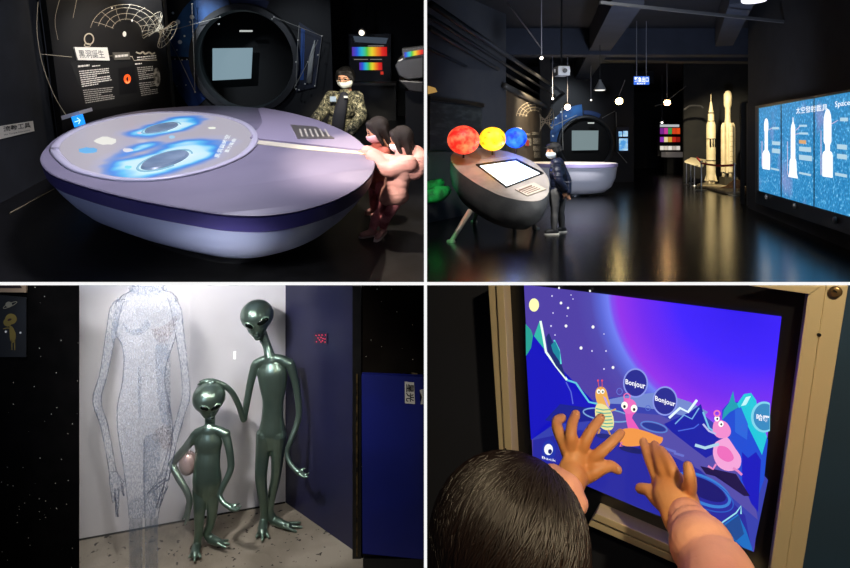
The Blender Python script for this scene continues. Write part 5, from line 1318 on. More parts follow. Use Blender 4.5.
struct('wall_starry_right', starwall(361.5, 424, 4.15, H3, ''), star_mat('starry_brown', '#0d0906', '#110d09', .8))
# blue board with paper scraps
Yb = 4.02
bb = thing('blue_board', 'deep blue waist-high board standing before the starry wall at right', 'board', V((P(392, 0, Yb).x, Yb, H3)))
BLUEB = mat('royal_blue_board', '#0e1868', .5, col2='#0b1458', nscale=1.5)
bm = B(); prism(bm, [P(361.5, 374.5, Yb), V((XR, Yb, P(424, 377, Yb).z)), V((XR, Yb, H3+.08)), V((P(362.5, 0, Yb).x, Yb, H3+.12))], (0, .04, 0)); obj('panel', bm, BLUEB, bb)
bm = B(); bx(bm, P(363, 0, Yb).x, XR, Yb+.005, Yb+.035, H3, H3+.079); obj('kickboard', bm, BLACKP, bb)
PB = Plane(V((0, Yb, 0)), X_, Z_)
bm = B(); prism(bm, [PB.pix(x, y, .002) for x, y in ((404.7, 381.5), (414, 382.5), (415, 404), (405, 403))], PB.n*.003); pp = obj('paper_note', bm, mat('paper', '#c9c2b4', .8), label='small white upright paper note with black writing on the blue board', cat='paper')
obj('lettering', text_px('星光', PB, ((414, 384), (414, 402), (406, 401.5), (406, 384)), .0065, .02), INK, pp)
bm = B(); prism(bm, [PB.pix(x, y, .002) for x, y in ((419.5, 390), (423.6, 389), (423.6, 404), (420.5, 404), (422, 397))], PB.n*.003); obj('paper_note', bm, mat('paper', '#c9c2b4', .8), label='torn white paper note at the right end of the blue board', cat='paper')
bm = B(); prism(bm, [P(x, y, Yb+.06) for x, y in ((396, 376.8), (399, 374.5), (410, 375.8), (412, 373.2), (417.5, 374), (418, 378.5), (398, 377.3))], (0, .01, 0)); obj('paper_scrap', bm, mat('paper_tan', '#7c6a48', .8, col2='#3a3122', nscale=20), label='crumpled tan paper lying on top of the blue board', cat='paper')
# poster far left
Yq = 3.93
PO = Plane(V((0, Yq, 0)), X_, Z_)
bm = B(); prism(bm, [PO.pix(x, y) for x, y in ((-12, 294), (26, 298), (26, 357), (-12, 357))], (0, .012, 0)); ap = obj('alien_poster', bm, mat('poster_night', '#04080c', .8, col2='#060d14', nscale=4), label='dark poster of a small yellow alien under a ringed planet, at far left', cat='poster')
YEL = mat('alien_yellow', '#77672a', .7, col2='#685922', nscale=5)
bm = B(); patch(bm, PO, ellipse_px(11, 319, 5.8, 5.4, 20), .002); patch(bm, PO, ellipse_px(7.5, 322.5, 4.2, 4.0, 16, .5), .0025); obj('alien_head', bm, YEL, ap)
bm = B(); patch(bm, PO, cr([(9.5, 326), (12.5, 327), (15.5, 333), (15.5, 339), (13, 343), (10.2, 340), (9.5, 333)], 3, True), .002); strip(bm, PO, cr([(10, 328.5), (7, 328), (3, 329)], 3), 1.0, .002); obj('alien_body', bm, YEL, ap)
for x in (11.8, 14.6):
    bm = B(); strip(bm, PO, [(x, 340), (x+.2, 350)], .9, .002); obj('alien_leg', bm, YEL, ap)
bm = B(); patch(bm, PO, ellipse_px(9.5, 319.7, 2.2, 1.1, 12, -.4), .004); obj('alien_eye', bm, mat('eye_brown', '#34160c', .6), ap)
bm = B(); patch(bm, PO, ellipse_px(8.8, 304.5, 3.4, 2.9, 16), .002); strip(bm, PO, ellipse_px(10, 305, 7.5, 1.6, 22, -.42), .7, .003, True); obj('ringed_planet', bm, mat('ring_tan', '#7e7a66', .7), ap)
bm = B(); patch(bm, PO, ellipse_px(5.8, 331.7, 1.1, 1.1, 10), .003); obj('dot', bm, WPR, ap)
bm = B(); patch(bm, PO, ellipse_px(20.4, 332.7, 1.1, 1.1, 10), .003); obj('dot', bm, WPR, ap)
bm = B(); prism(bm, [PO.pix(x, y, .0) for x, y in ((-12, 285.4), (26, 285.4), (26, 292.5), (-12, 292))], (0, .015, 0)); pf_ = obj('framed_picture', bm, mat('frame_tan', '#9c8468', .7), label='bottom of a pale framed dark picture in the far top left corner', cat='picture')
bm = B(); prism(bm, [PO.pix(x, y, .001) for x, y in ((-12, 285.4), (20, 285.4), (22, 288), (-12, 288.3))], PO.n*.002); obj('picture', bm, mat('pic_dark', '#1c0c0a', .7), pf_)
# reflected light, shown as a small glowing white plate on the wall
bm = B(); prism(bm, [WP3.pix(x, y, .002) for x, y in ((233.3, 351.5), (236, 351.5), (236, 358.8), (233.3, 358.8))], WP3.n*.012); obj('wall_switch', bm, mat('switch_white', '#fbfbfb', .3, emis=.25), label='tiny white switch on the white wall left of the tall alien', cat='switch')  # stands in for reflected light, no switch there

# ---------------------------------------------------------------- pane with the pencil drawing
Yd = 4.02
gp_ = thing('glass_panel', 'clear panel with a grey pencil drawing of a tall headless alien body', 'drawing panel', V((P(135, 0, Yd).x, Yd, H3)))
def trans(name, col, a, col2=None, scale=60, lo=.4, hi=.6, rough=.8):
    m = bpy.data.materials.new(name); m.use_nodes = True; nt = m.node_tree; b = nt.nodes['Principled BSDF']
    b.inputs['Base Color'].default_value = hx(col); b.inputs['Roughness'].default_value = rough
    tc = nt.nodes.new('ShaderNodeTexCoord'); n = nt.nodes.new('ShaderNodeTexNoise'); n.inputs['Scale'].default_value = scale; n.inputs['Detail'].default_value = 3
    mp = nt.nodes.new('ShaderNodeMapping'); mp.inputs['Scale'].default_value = (1, 1, .45); nt.links.new(tc.outputs['Object'], mp.inputs[0]); nt.links.new(mp.outputs[0], n.inputs[0])
    mr_ = nt.nodes.new('ShaderNodeMapRange'); mr_.inputs[1].default_value = lo; mr_.inputs[2].default_value = hi; mr_.inputs[3].default_value = a[0]; mr_.inputs[4].default_value = a[1]
    nt.links.new(n.outputs[0], mr_.inputs[0]); nt.links.new(mr_.outputs[0], b.inputs['Alpha']); b.inputs['Specular IOR Level'].default_value = .0
    return m
gl = bpy.data.materials.new('clear_pane'); gl.use_nodes = True; b = gl.node_tree.nodes['Principled BSDF']; b.inputs['Alpha'].default_value = .03; b.inputs['Roughness'].default_value = .05
bm = B(); bx(bm, P(79.5, 0, Yd).x, P(190, 0, Yd).x, Yd+.001, Yd+.004, H3, -(285.3-CY)/F*Yd); obj('pane', bm, gl, gp_)
DP = Plane(V((0, Yd, 0)), X_, Z_)
PALE = trans('drawing_wash', '#aab0bc', (.1, .45), scale=100)
MID = trans('pencil_shade', '#7b8799', (.05, .6), scale=150, lo=.42, hi=.62)
DRK = trans('pencil_dark', '#4c5264', (.5, .95), scale=120, lo=.42, hi=.6)
BRN = trans('pencil_brown', '#776a6c', (.05, .6), scale=150, lo=.45, hi=.6)
body_l = [(133, 283), (132, 290), (122, 296), (115, 304), (113, 322), (116, 336), (122, 345), (124, 362), (122, 385), (118, 402), (117, 420), (119, 440), (124, 470), (128, 505), (129, 518)]
body_r = [(163, 283), (164, 290), (172, 293), (178, 300), (179, 318), (176, 335), (171, 350), (166, 366), (165, 385), (169, 402), (172, 420), (172, 440), (167, 470), (160, 505), (158, 518)]
bl_, br_ = cr(body_l, 4), cr(body_r, 4)
bm = B()
for i in range(len(bl_)-1):
    face(bm, [DP.pix(*bl_[i], 0), DP.pix(*bl_[i+1], 0), DP.pix(*br_[i+1], 0), DP.pix(*br_[i], 0)])
bmesh.ops.remove_doubles(bm, verts=bm.verts, dist=1e-5)
obj('drawn_torso', bm, PALE, gp_)
for xs in ((129.5, 142.5), (145, 157.5)):
    bm = B(); face(bm, [DP.pix(xs[0], 518), DP.pix(xs[1], 518), DP.pix(xs[1]-.5, 572), DP.pix(xs[0]+.5, 572)]); obj('drawn_leg', bm, trans('drawing_wash2_%d' % xs[0], '#5f6a78', (.25, .5), scale=40), gp_)
HANDL = [(109, 472), (116, 471), (121, 481), (124, 488), (122, 492), (118.5, 489), (119, 500), (117.5, 517), (116, 517), (115, 500), (113, 503), (111.5, 495), (109.5, 483)]
HANDR = [(164, 470), (171, 470), (168, 482), (165, 490), (160, 506), (157, 509), (158, 497), (152, 492), (147, 495), (153, 486), (160, 478)]
armL = [(121, 299, 3.5), (115.5, 309, 5.5), (111.5, 330, 5), (104, 372, 4), (97, 400, 4.2), (104, 425, 3.8), (110, 455, 3.5), (113, 472, 4), (117, 482, 7)]
armR = [(171, 298, 3.5), (176, 309, 5), (179, 330, 4.5), (184, 365, 3.5), (186, 395, 4), (181, 415, 3.5), (174, 440, 3.5), (167, 468, 4), (163, 480, 6)]
for A_ in (armL, armR):
    bm = B(); q = cr([(a, b_, w_*2) for a, b_, w_ in A_], 5); strip(bm, DP, [(a, b_) for a, b_, w_ in q], [w_ for a, b_, w_ in q], .0006); obj('drawn_arm', bm, PALE, gp_)
for H_ in (HANDL, HANDR):
    bm = B(); patch(bm, DP, H_, .0007); obj('drawn_hand', bm, PALE, gp_); bm = B(); strip(bm, DP, H_, .7, .0012, True); obj('pencil_line', bm, DRK, gp_)
def line(name, pts, w_, m, off=.0012):
    bm = B(); q = cr(pts, 5); strip(bm, DP, q, w_, off); obj(name, bm, m, gp_)
for pts in (body_l[:4], body_r[:4], [(x, y) for x, y in body_l[5:]], [(x, y) for x, y in body_r[5:]]): line('pencil_line', pts, 1.0, DRK)
for A_ in (armL, armR):
    for s_ in (-1, 1): line('pencil_line', [(a+s_*w_, b_) for a, b_, w_ in A_], .9, DRK)
# shading patches
def shade(pts, m, off=.0015): bm = B(); patch(bm, DP, cr(pts, 4, True), off); obj('pencil_shading', bm, m, gp_)
shade([(122, 322), (130, 334), (142, 334), (150, 326), (146, 320), (138, 328), (130, 330)], MID)
shade([(116, 310), (119, 322), (116, 336), (113, 345), (111, 330)], MID)
shade([(151, 330), (158, 342), (168, 340), (176, 325), (176, 316), (166, 324), (158, 328)], BRN)
shade([(156, 345), (170, 345), (165, 368), (165, 390), (170, 410), (171, 440), (163, 425), (158, 400), (156, 370)], MID)
shade([(144, 440), (150, 434), (160, 440), (158, 480), (155, 516), (146, 516), (143, 500), (143, 460)], MID)
shade([(130, 502), (142, 498), (143, 517), (130, 517)], MID)
shade([(138, 370), (141, 372), (141, 415), (138, 412)], MID)
shade([(133, 284), (163, 284), (166, 291), (150, 296), (130, 292)], MID)
shade([(152, 436), (164, 425), (172, 430), (171, 450), (160, 446)], BRN)
line('pencil_line', [(144.5, 440), (144, 470), (145, 518)], 1.2, DRK)
for xs in (129.5, 142, 145.5, 157.5): line('pencil_line', [(xs, 518), (xs, 545), (xs, 572)], 1.0, MID)
for k, (a, b_) in enumerate((((112, 484), (113, 502)), ((114.5, 488), (118, 517)), ((118, 488), (119, 508)), ((122, 483), (124, 496)), ((124, 478), (125, 488)))):
    line('drawn_finger', [a, ((a[0]+b_[0])/2-.5, (a[1]+b_[1])/2), b_], [2.2]*6 if False else 2.0, DRK if k % 2 else MID)
for a, b_ in (((168, 480), (153, 492)), ((166, 478), (147, 494)), ((164, 486), (156, 508)), ((168, 486), (160, 506))):
    line('drawn_finger', [a, ((a[0]+b_[0])/2, (a[1]+b_[1])/2-1), b_], 1.6, DRK)

# ---------------------------------------------------------------- alien statues
ALIEN = mat('pearly_green_paint', '#6c8277', .3, metal=.85, col2='#7b9083', nscale=3, spec=.6, coat=.2)
def alien(name, label, D, hd, hw, hh, chin, pts, arms, legs, hands, feet, base, holdrot=0, vox=.005):
    t = thing(name, label, 'statue', base)
    k = D/F
    j = lambda x, y, dv=0: P(x, y, D+dv)
    it = []
    # skull with a small pointed chin
    it.append(orb(j(*hd, .0), (hw*k, hw*k*1.12, hh*k)))
    it.append(chain([(j(hd[0]+.2, hd[1]+hh*.35, -.02), hw*.8*k), (j((hd[0]+chin[0])/2, (hd[1]+hh*.4+chin[1])/2+1, -.03), hw*.52*k), (j(chin[0], chin[1]-hw*.2, -.045), hw*.24*k)]))
    it.append(chain([(j(chin[0]+.6, chin[1]-hw*.75, -.075), .9*k), (j(chin[0], chin[1]-hw*.35, -.085), 1.2*k)]))
    it.append(chain([(j(x, y, dv), r*k) for x, y, r, dv in pts[0]]))                      # neck
    for seg_ in pts[1]: it.append(chain([(j(x, y, dv), r*k) for x, y, r, dv in seg_], flat=((0, 1, 0), .66), seg=20))
    for seg_ in pts[2]: it.append(chain([(j(x, y, dv), r*k) for x, y, r, dv in seg_]))
    for A_ in arms+legs: it.append(chain([(j(x, y, dv), r*k) for x, y, r, dv in A_], n=6))
    for A_ in hands+feet: it.append(chain([(j(x, y, dv), r*k) for x, y, r, dv in A_], n=4))
    body = obj('body', organic(it, vox, 2), ALIEN, t, True)
    return t, body, j, k
# tall alien; its image-left arm rests on the small one's head
D = 4.47
tb_ = fl3(268, 527)
ta, body, j, k = alien('alien_statue', 'tall metallic green alien statue resting one hand on the small alien', D, (257, 315), 16.2, 15.0, (257.5, 340),
    ([(261, 332, 5.5, .02), (267, 346, 4.4, .02), (270, 358, 5.5, 0)],
     [[(271, 362, 9, .0), (272, 372, 14.5, .0), (273, 386, 13.5, 0), (273, 402, 10.5, 0), (272.5, 418, 11, 0), (272, 432, 13.5, .0), (272, 441, 11, 0)]],
     [[(256, 364, 4.5, 0), (262, 360.5, 4.2, 0), (270, 358.5, 4.5, 0), (280, 359, 4.4, 0), (290, 364, 5, 0)]]),
    [[(255, 366, 4.6, 0), (250, 385, 3.7, -.02), (245, 413, 3.2, -.05), (243.5, 419, 3.1, -.07), (239, 406, 2.8, -.12), (233, 394, 2.7, -.17), (226, 386.5, 2.5, -.2), (218, 382.5, 2.4, -.22), (212, 381.5, 3.2, -.225)],
     [(291, 366, 4.8, 0), (296, 385, 3.8, .0), (299, 410, 3.2, -.02), (297, 424, 3.1, -.04), (291, 440, 2.7, -.08), (287, 452, 2.5, -.1), (290, 463, 2.3, -.13), (296, 470, 2.4, -.15), (300, 473, 2.9, -.16)]],
    [[(265, 435, 9, 0), (262.5, 455, 7.0, -.01), (261, 478, 5.8, -.04), (263, 497, 4.8, -.02), (264, 512, 3.6, 0), (263.5, 521, 4.0, 0)],
     [(278, 435, 8.8, 0), (277.5, 455, 6.6, .01), (275.5, 478, 5.0, .03), (271.5, 497, 4.4, .04), (270, 512, 3.8, .03), (274, 521, 4.2, .03)]],
    [[(212, 381, 2.2, -.23), (205, 381.5, 1.5, -.24), (198, 384.5, 1.0, -.24)], [(212, 380.5, 2.2, -.2), (206, 380, 1.4, -.2), (200, 381.5, 1.0, -.2)], [(213, 382.5, 2, -.25), (207, 384, 1.3, -.26), (201, 387, .9, -.26)],
     [(301, 473, 2, -.17), (306, 474.5, 1.2, -.18), (309, 473, .8, -.19)], [(300, 471, 2, -.15), (303, 469, 1.2, -.15), (305, 468.5, .8, -.15)], [(300, 474, 2, -.18), (304, 477, 1.2, -.2), (308, 476.5, .8, -.21)]],
    [[(263.5, 521, 4.2, 0), (262.5, 528, 4.6, -.06), (262, 532, 4.2, -.1)], [(260, 530, 2, -.08), (256.5, 537, 1.3, -.13)], [(262.5, 531, 2, -.1), (262.3, 540, 1.4, -.17)], [(265, 530, 2, -.08), (268.5, 537, 1.3, -.13)],
     [(274, 520, 4.2, .03), (281, 523.5, 4.0, .0), (288, 525.5, 3.2, -.02)], [(286, 523.5, 1.9, .02), (300, 522.5, 1.2, .04)], [(286, 525.5, 1.9, -.01), (301.5, 527, 1.2, -.01)], [(284, 526.5, 1.8, -.04), (296, 531.5, 1.2, -.05)]],
    (tb_.x, tb_.y, H3))
EYE = mat('alien_eye_black', '#0a0f0c', .12, metal=.2)
from mathutils.bvhtree import BVHTree
def surf(ob, px, py):
    b_ = BASE[ob.name]; bm = bmesh.new(); bm.from_mesh(ob.data); tr = BVHTree.FromBMesh(bm); bm.free()
    o_, d_ = -b_, ray(px, py).normalized(); h_ = tr.ray_cast(o_, d_)
    return (h_[0]+b_, h_[1]) if h_[0] is not None else (P(px, py, 4), V((0, -1, 0)))
def aeye(t, px, py, L_, W_, rot):
    c, nrm = surf(t, px, py); nrm = (V(nrm)+V((0, -.9, 0))).normalized()
    q = V((0, -1, 0)).rotation_difference(nrm).to_matrix() @ Matrix.Rotation(rot, 3, 'Y')
    bm = B(); ball(bm, c-nrm*W_*.25, (L_*1.2, W_*.7, W_*1.35), q, 20, 12); so = obj('eye_rim', bm, mat('alien_rim', '#7f9a86', .3, metal=.5), t, True)
    bm = B(); ball(bm, c+nrm*W_*.12, (L_, W_*.6, W_), q, 20, 12); obj('eye', bm, EYE, so, True)
aeye(body, 262.8, 321.5, 5.8*k, 2.9*k, -.45)
aeye(body, 249.3, 326, 4.3*k, 2.7*k, .6)
bm = B(); tube(bm, [surf(body, 255, 336.6)[0], surf(body, 257.3, 337)[0], surf(body, 259.4, 336.4)[0]], .5*k, 6); obj('mouth', bm, EYE, body)
# small alien
D = 4.22
tb_ = fl3(205, 553)
tc2, body2, j, k = alien('alien_statue', 'small metallic green alien statue holding a silvery pink ball under its arm', D, (209, 397), 15.8, 14.8, (211, 421),
    ([(210, 418, 5.2, .02), (210, 427, 5, .02), (209.5, 434, 6, 0)],
     [[(209, 432, 9, .0), (208.5, 441, 13.5, .0), (208, 452, 12.5, 0), (207, 466, 13, -.02), (207, 480, 14.5, -.02), (206, 490, 13, 0)]],
     [[(197, 433, 4.5, 0), (203, 430, 4, 0), (210, 428.5, 4.2, 0), (218, 430, 4, 0), (226, 434, 4.6, 0)]]),
    [[(195, 435, 4.6, 0), (187, 446, 4.2, -.02), (175, 460, 3.8, -.03), (172.5, 465, 3.6, -.04), (179, 478, 3.5, -.07), (186, 490, 3.2, -.09), (189.5, 500, 3.0, -.1), (188.5, 508, 3.2, -.1)],
     [(226, 436, 4.4, 0), (229, 448, 3.8, -.02), (231, 464, 3.5, -.03), (229, 474, 3.3, -.05), (222.5, 487, 3.0, -.08), (220, 496, 2.7, -.1), (224, 503, 2.5, -.13), (230, 507, 2.7, -.14)]],
    [[(200, 489, 7.6, 0), (199.5, 508, 5.8, -.04), (199, 525, 4.6, -.03), (198, 538, 4.0, 0), (197, 545, 4.2, 0)],
     [(212, 489, 7.4, 0), (212.5, 508, 5.6, 0), (210.5, 524, 4.4, .03), (207, 533, 4.0, .04), (211, 539, 4.2, .04)]],
    [[(188, 508, 2.4, -.1), (185, 515, 1.5, -.11), (182.5, 519, 1.0, -.12)], [(188.5, 508, 2.4, -.1), (187, 517, 1.5, -.12), (185, 524, 1.0, -.13)], [(189, 509, 2.2, -.09), (189, 516, 1.3, -.1), (188, 521, .9, -.1)],
     [(230, 507, 2.2, -.14), (236, 508.5, 1.3, -.15), (241, 506.5, .9, -.16)], [(230, 505.5, 2, -.13), (235, 505, 1.2, -.13), (239.5, 504, .9, -.13)], [(230, 508.5, 2, -.15), (236, 510.5, 1.2, -.17), (239.5, 509, .9, -.18)]],
    [[(197, 545, 4.4, 0), (195.5, 550, 4.6, -.05), (195, 554, 4.0, -.09)], [(193, 552, 2, -.07), (189.5, 557, 1.3, -.11)], [(195, 553, 2, -.09), (194.5, 560.5, 1.4, -.14)], [(197.5, 552, 2, -.07), (200.5, 557, 1.3, -.11)],
     [(211, 539, 4.4, .04), (217, 541.5, 4.0, .01), (221, 543, 3.0, 0)], [(219, 541, 1.8, .02), (228, 540.5, 1.2, .04)], [(219, 542.5, 1.8, 0), (229, 544, 1.2, 0)], [(218, 543, 1.7, -.02), (225.5, 547.5, 1.1, -.04)]],
    (tb_.x, tb_.y, H3))
aeye(body2, 215.3, 407.5, 4.8*k, 2.6*k, -.35)
aeye(body2, 204.5, 408.5, 4.2*k, 2.4*k, .4)
bm = B(); tube(bm, [surf(body2, 208.5, 418)[0], surf(body2, 211, 418.4)[0], surf(body2, 213.5, 418)[0]], .5*k, 6); obj('mouth', bm, EYE, body2)
bm = B(); ball(bm, j(188, 463, -.0), (8.6*k, 8.6*k, 12*k), None, 28, 18); obj('ball', bm, mat('silver_pink_ball', '#b79c98', .28, metal=.5), None, True, label='silvery pink egg-shaped ball tucked under the small alien arm', cat='ball')
# lights of room 3
spot('gallery_light', (-1.55, 3.0, -.35), (-1.35, 4.6, -2.0), 165, 82, .7, (1, .98, .95), .06)
spot('gallery_light', (-2.3, 3.2, -.2), (-1.9, 4.4, -1.6), 62, 70, .8, (.97, .97, 1), .08)
spot('floor_light', (-.9, 3.3, -.8), (-1.2, 4.35, -2.87), 28, 60, .8, (1, .93, .82), .06)
spot('statue_rim', (-.35, 3.5, -.9), (-1.2, 4.45, -1.9), 22, 50, .8, (1, .98, .94), .08)
spot('board_light', (-.6, 2.9, -.7), (-.25, 4.0, -2.0), 22, 45, .8, (.85, .9, 1), .1)
spot('poster_light', (-2.2, 3.1, -.5), (-2.7, 3.95, -1.15), 4, 50, .8, (1, .95, .85), .05)
# ================================================================ ROOM 4: child at a touch screen (lower right)
set_room(Matrix.Identity(4))
CLIP[:] = [(V((0, 0, 0)), V((0, (285.3-CY)/F, 1)).normalized())]
SP = Plane(P(650, 425, .9), V((1, -.55, 0)), Z_)
def mid(a, b_, t): return (a[0]+(b_[0]-a[0])*t, a[1]+(b_[1]-a[1])*t)
# kiosk wall
TEAL = mat('dark_teal_wall', '#10304a', .8, col2='#0d283e', nscale=3)
TEAL2 = mat('navy_dark_wall', '#080f1e', .9, col2='#070c18', nscale=3)
TOP = 285.2
bm = B(); prism(bm, [SP.pix(x, y, -.03) for x, y in ((427.3, TOP), (488, TOP), (515, 640), (427.3, 640))], -SP.n*.02); struct('wall_kiosk_left', bm, TEAL2)
bm = B(); prism(bm, [SP.pix(x, y, -.03) for x, y in ((840, TOP), (880, TOP), (880, 640), (790, 640))], -SP.n*.02); struct('wall_kiosk_right', bm, TEAL)
bm = B(); prism(bm, [SP.pix(x, y, -.03) for x, y in ((505, 470), (700, 560), (800, 566), (800, 640), (505, 640))], -SP.n*.02); struct('wall_kiosk_low', bm, TEAL2)
# monitor
mo = thing('touch_monitor', 'large touch screen with glowing purple planet cartoon set in a metal frame', 'screen', SP.pix(650, 560, 0))
bm = B(); prism(bm, [SP.pix(x, y, -.012) for x, y in ((500, TOP), (812, TOP+.2), (776, 580), (700, 566), (506, 486))], -SP.n*.03); obj('bezel', bm, mat('bezel_black', '#060607', .35), mo)
scr = bpy.data.materials.new('screen_space'); scr.use_nodes = True
nt = scr.node_tree; N = nt.nodes; L = nt.links; b = N['Principled BSDF']
tc = N.new('ShaderNodeTexCoord'); sep = N.new('ShaderNodeSeparateXYZ'); L.new(tc.outputs['Object'], sep.inputs[0])
bs = BASE[mo.name]
cpl = SP.pix(700, 285)-bs            # centre of the big purple planet glow
def node_dist(px, py, rx):
    c = SP.pix(px, py)-bs; ex = (SP.pix(px-rx, py)-SP.pix(px, py)).length
    vm = N.new('ShaderNodeVectorMath'); vm.operation = 'DISTANCE'; L.new(tc.outputs['Object'], vm.inputs[0]); vm.inputs[1].default_value = c
    m = N.new('ShaderNodeMath'); m.operation = 'DIVIDE'; L.new(vm.outputs['Value'], m.inputs[0]); m.inputs[1].default_value = ex; return m.outputs[0]
dd = node_dist(742, 305, 137)
m8 = N.new('ShaderNodeMath'); m8.operation = 'MULTIPLY'; m8.inputs[1].default_value = .8; L.new(dd, m8.inputs[0]); r = N.new('ShaderNodeValToRGB'); L.new(m8.outputs[0], r.inputs[0]); e = r.color_ramp.elements
e[0].position = 0; e[0].color = hx('#2a14e0'); e[1].position = 1; e[1].color = hx('#4a3c9c')
for p_, c_ in ((.36, '#3a1ef0'), (.58, '#6a26e2'), (.72, '#8a30de'), (.76, '#7a4ae2'), (.785, '#6a78e6'), (.84, '#5560c8'), (.9, '#4c45a4')):
    q = e.new(p_); q.color = hx(c_)
L.new(r.outputs[0], b.inputs['Emission Color']); b.inputs['Emission Strength'].default_value = 1.15; b.inputs['Base Color'].default_value = (.01, .01, .02, 1); b.inputs['Roughness'].default_value = .25
TLq, TRq, BRq, BLq = (524, TOP+.2), (781.5, 317.5), (754, 552), (533, 464)
bm = B(); prism(bm, [SP.pix(x, y, -.006) for x, y in (TLq, (600, 294.5), TRq, BRq, BLq)], -SP.n*.006); dsp = obj('display', bm, scr, mo)
bm = B(); prism(bm, [SP.pix(x, y, -.004) for x, y in ((524, TOP), (620, TOP), (524, TOP+.4))], -SP.n*.001); bm.free()
_z = [0]
def img(name, pts, col, st=.9, curve=0, par=None, closed=True):
    _z[0] += 1
    bm = B(); q = cr(pts, curve, True) if curve else pts
    patch(bm, SP, q, -.0055+_z[0]*.00003)
    return obj(name, bm, glow('px'+col+str(st), col, st), dsp if par is None else par)
def imgline(name, pts, w_, col, st=.9, closed=False, curve=0):
    _z[0] += 1; bm = B(); q = cr(pts, curve, closed) if curve else pts
    strip(bm, SP, q, w_, -.0055+_z[0]*.00003, closed); return obj(name, bm, glow('px'+col+str(st), col, st), dsp)
# ground and hills
img('ground', [(533, 424), (560, 408), (600, 398), (645, 396), (676, 403), (700, 412), (735, 440), (768, 480), (753, 551), (640, 508.5), (587, 486), (533, 463)], '#3b45b8')
img('far_ground', [(592, 403), (625, 396), (660, 392), (690, 402), (708, 412), (700, 420), (660, 410), (620, 404)], '#7c93dd')
img('ground_band', [(533, 440), (580, 430), (640, 440), (700, 470), (745, 515), (752, 551), (640, 508), (587, 486), (533, 462)], '#2c2ea8')
img('ground_band', [(600, 410), (660, 415), (710, 440), (752, 490), (758, 520), (700, 470), (640, 440), (596, 425)], '#5a53b4')
img('left_peak', [(526, 352), (531, 338), (538, 330), (546, 358), (567, 383), (585, 400), (600, 408), (560, 420), (531, 440)], '#1414c8')
img('left_rock', [(560, 404), (590, 408), (612, 412), (600, 420), (560, 424), (545, 420)], '#1a2498')
img('teal_peak', [(525.6, 324), (531, 330), (533, 336), (531, 348), (526, 356)], '#2aa89a')
img('teal_peak', [(540, 320), (545, 340), (545, 350), (534, 336)], '#35c4b4')
imgline('ridge_light', [(540.5, 321), (543, 334), (546, 352), (556, 366), (567, 380)], 2.2, '#eafdf2', 1.1)
img('slope', [(546, 337), (549, 333), (556, 350), (562, 366), (566, 378), (556, 366), (548, 352)], '#1f2f78')
imgline('ridge_light', [(554, 340), (559, 350), (561, 364)], 1.6, '#63e8e8')
img('teal_peak', [(551, 345), (555, 341), (560, 352), (560, 362), (553, 352)], '#1d8fa8')
imgline('ridge_light', [(567, 380), (576, 383), (582, 392), (589, 402), (598, 404)], 1.8, '#6ad6f0')
imgline('ridge_shade', [(566, 382), (571, 392), (573, 404)], 1.2, '#5a6ae8')
imgline('crater_rim', ellipse_px(607, 415, 24, 6, 30, .15), 1.4, '#86b4ee', .8, True)
img('crater', ellipse_px(654, 427, 12, 3.4, 20, .25), '#273a9c'); imgline('crater_rim', ellipse_px(654, 427, 13.5, 4.6, 24, .25), 1.3, '#5f8be0', .9, True)
img('crater', ellipse_px(704, 489, 24, 9, 24, .45), '#1d1a78'); imgline('crater_rim', ellipse_px(703, 490, 29, 12.5, 34, .45), 3, '#3f86e2', .9, True)
imgline('crater_rim', ellipse_px(703, 493, 33, 14, 34, .45), 1.2, '#2f62d0', .9, True)
for (x0, y0, x1, y1) in ((664, 448, 676, 452), (674, 453, 684, 456)): imgline('ground_mark', [(x0, y0), (x1, y1)], 2.4, '#6f78d8')
# right hills
img('right_peak', [(664, 424), (690, 412), (701, 404), (706, 424), (720, 440), (717, 452), (706, 458), (690, 446), (672, 432)], '#1a22b0')
imgline('peak_light', [(669, 418), (680, 408), (688, 412), (697, 400)], 2.6, '#dff2ff', 1.1)
imgline('peak_light', [(675, 424), (684, 415), (692, 419), (699, 408)], 1.4, '#7db4f4')
imgline('peak_light', [(678, 431), (694, 428), (699, 424)], 1.2, '#4d6ce8')
imgline('peak_light', [(703, 412), (709, 428), (718, 434)], 1.8, '#7fd0f8')
img('right_cliff', [(722, 410), (729, 402), (738, 406), (748, 396), (756, 402), (762, 424), (768, 440), (764, 480), (757, 500), (741, 482), (732, 456), (722, 436)], '#1f52e0')
img('right_rock', [(742, 452), (748, 458), (756, 452), (761, 460), (758, 512), (751, 503), (742, 480)], '#1b1cc8')
img('teal_cliff', [(729, 403), (733, 391), (735, 402), (741, 406), (730, 412), (722, 420), (724, 410)], '#1fa9c0')
img('teal_cliff', [(737, 404), (744, 394), (751, 393), (756, 400), (760, 420), (767, 437), (762, 455), (758, 440), (753, 425), (748, 404), (742, 408)], '#25d3e8')
img('cliff_light', [(741, 406), (746, 397), (751, 396), (746, 405)], '#c4fbff', 1.0)
img('cliff_face', [(735, 410), (741, 407), (748, 424), (747, 440), (735, 432)], '#2d6ce8')
# low right blue rock
img('low_rock', [(712, 535), (725, 523), (738, 514), (746, 530), (753, 551), (744, 548), (735, 541)], '#1f74cc')
imgline('rock_light', [(712, 532), (723, 522), (736, 513), (741, 506), (741, 514)], 1.6, '#9fe6fa')
img('rock_face', [(724, 526), (739, 515), (744, 534), (736, 541)], '#23509c')
img('shadow', [(700, 466), (712, 470), (736, 474), (750, 496), (744, 496), (722, 478), (706, 474)], '#22164f')
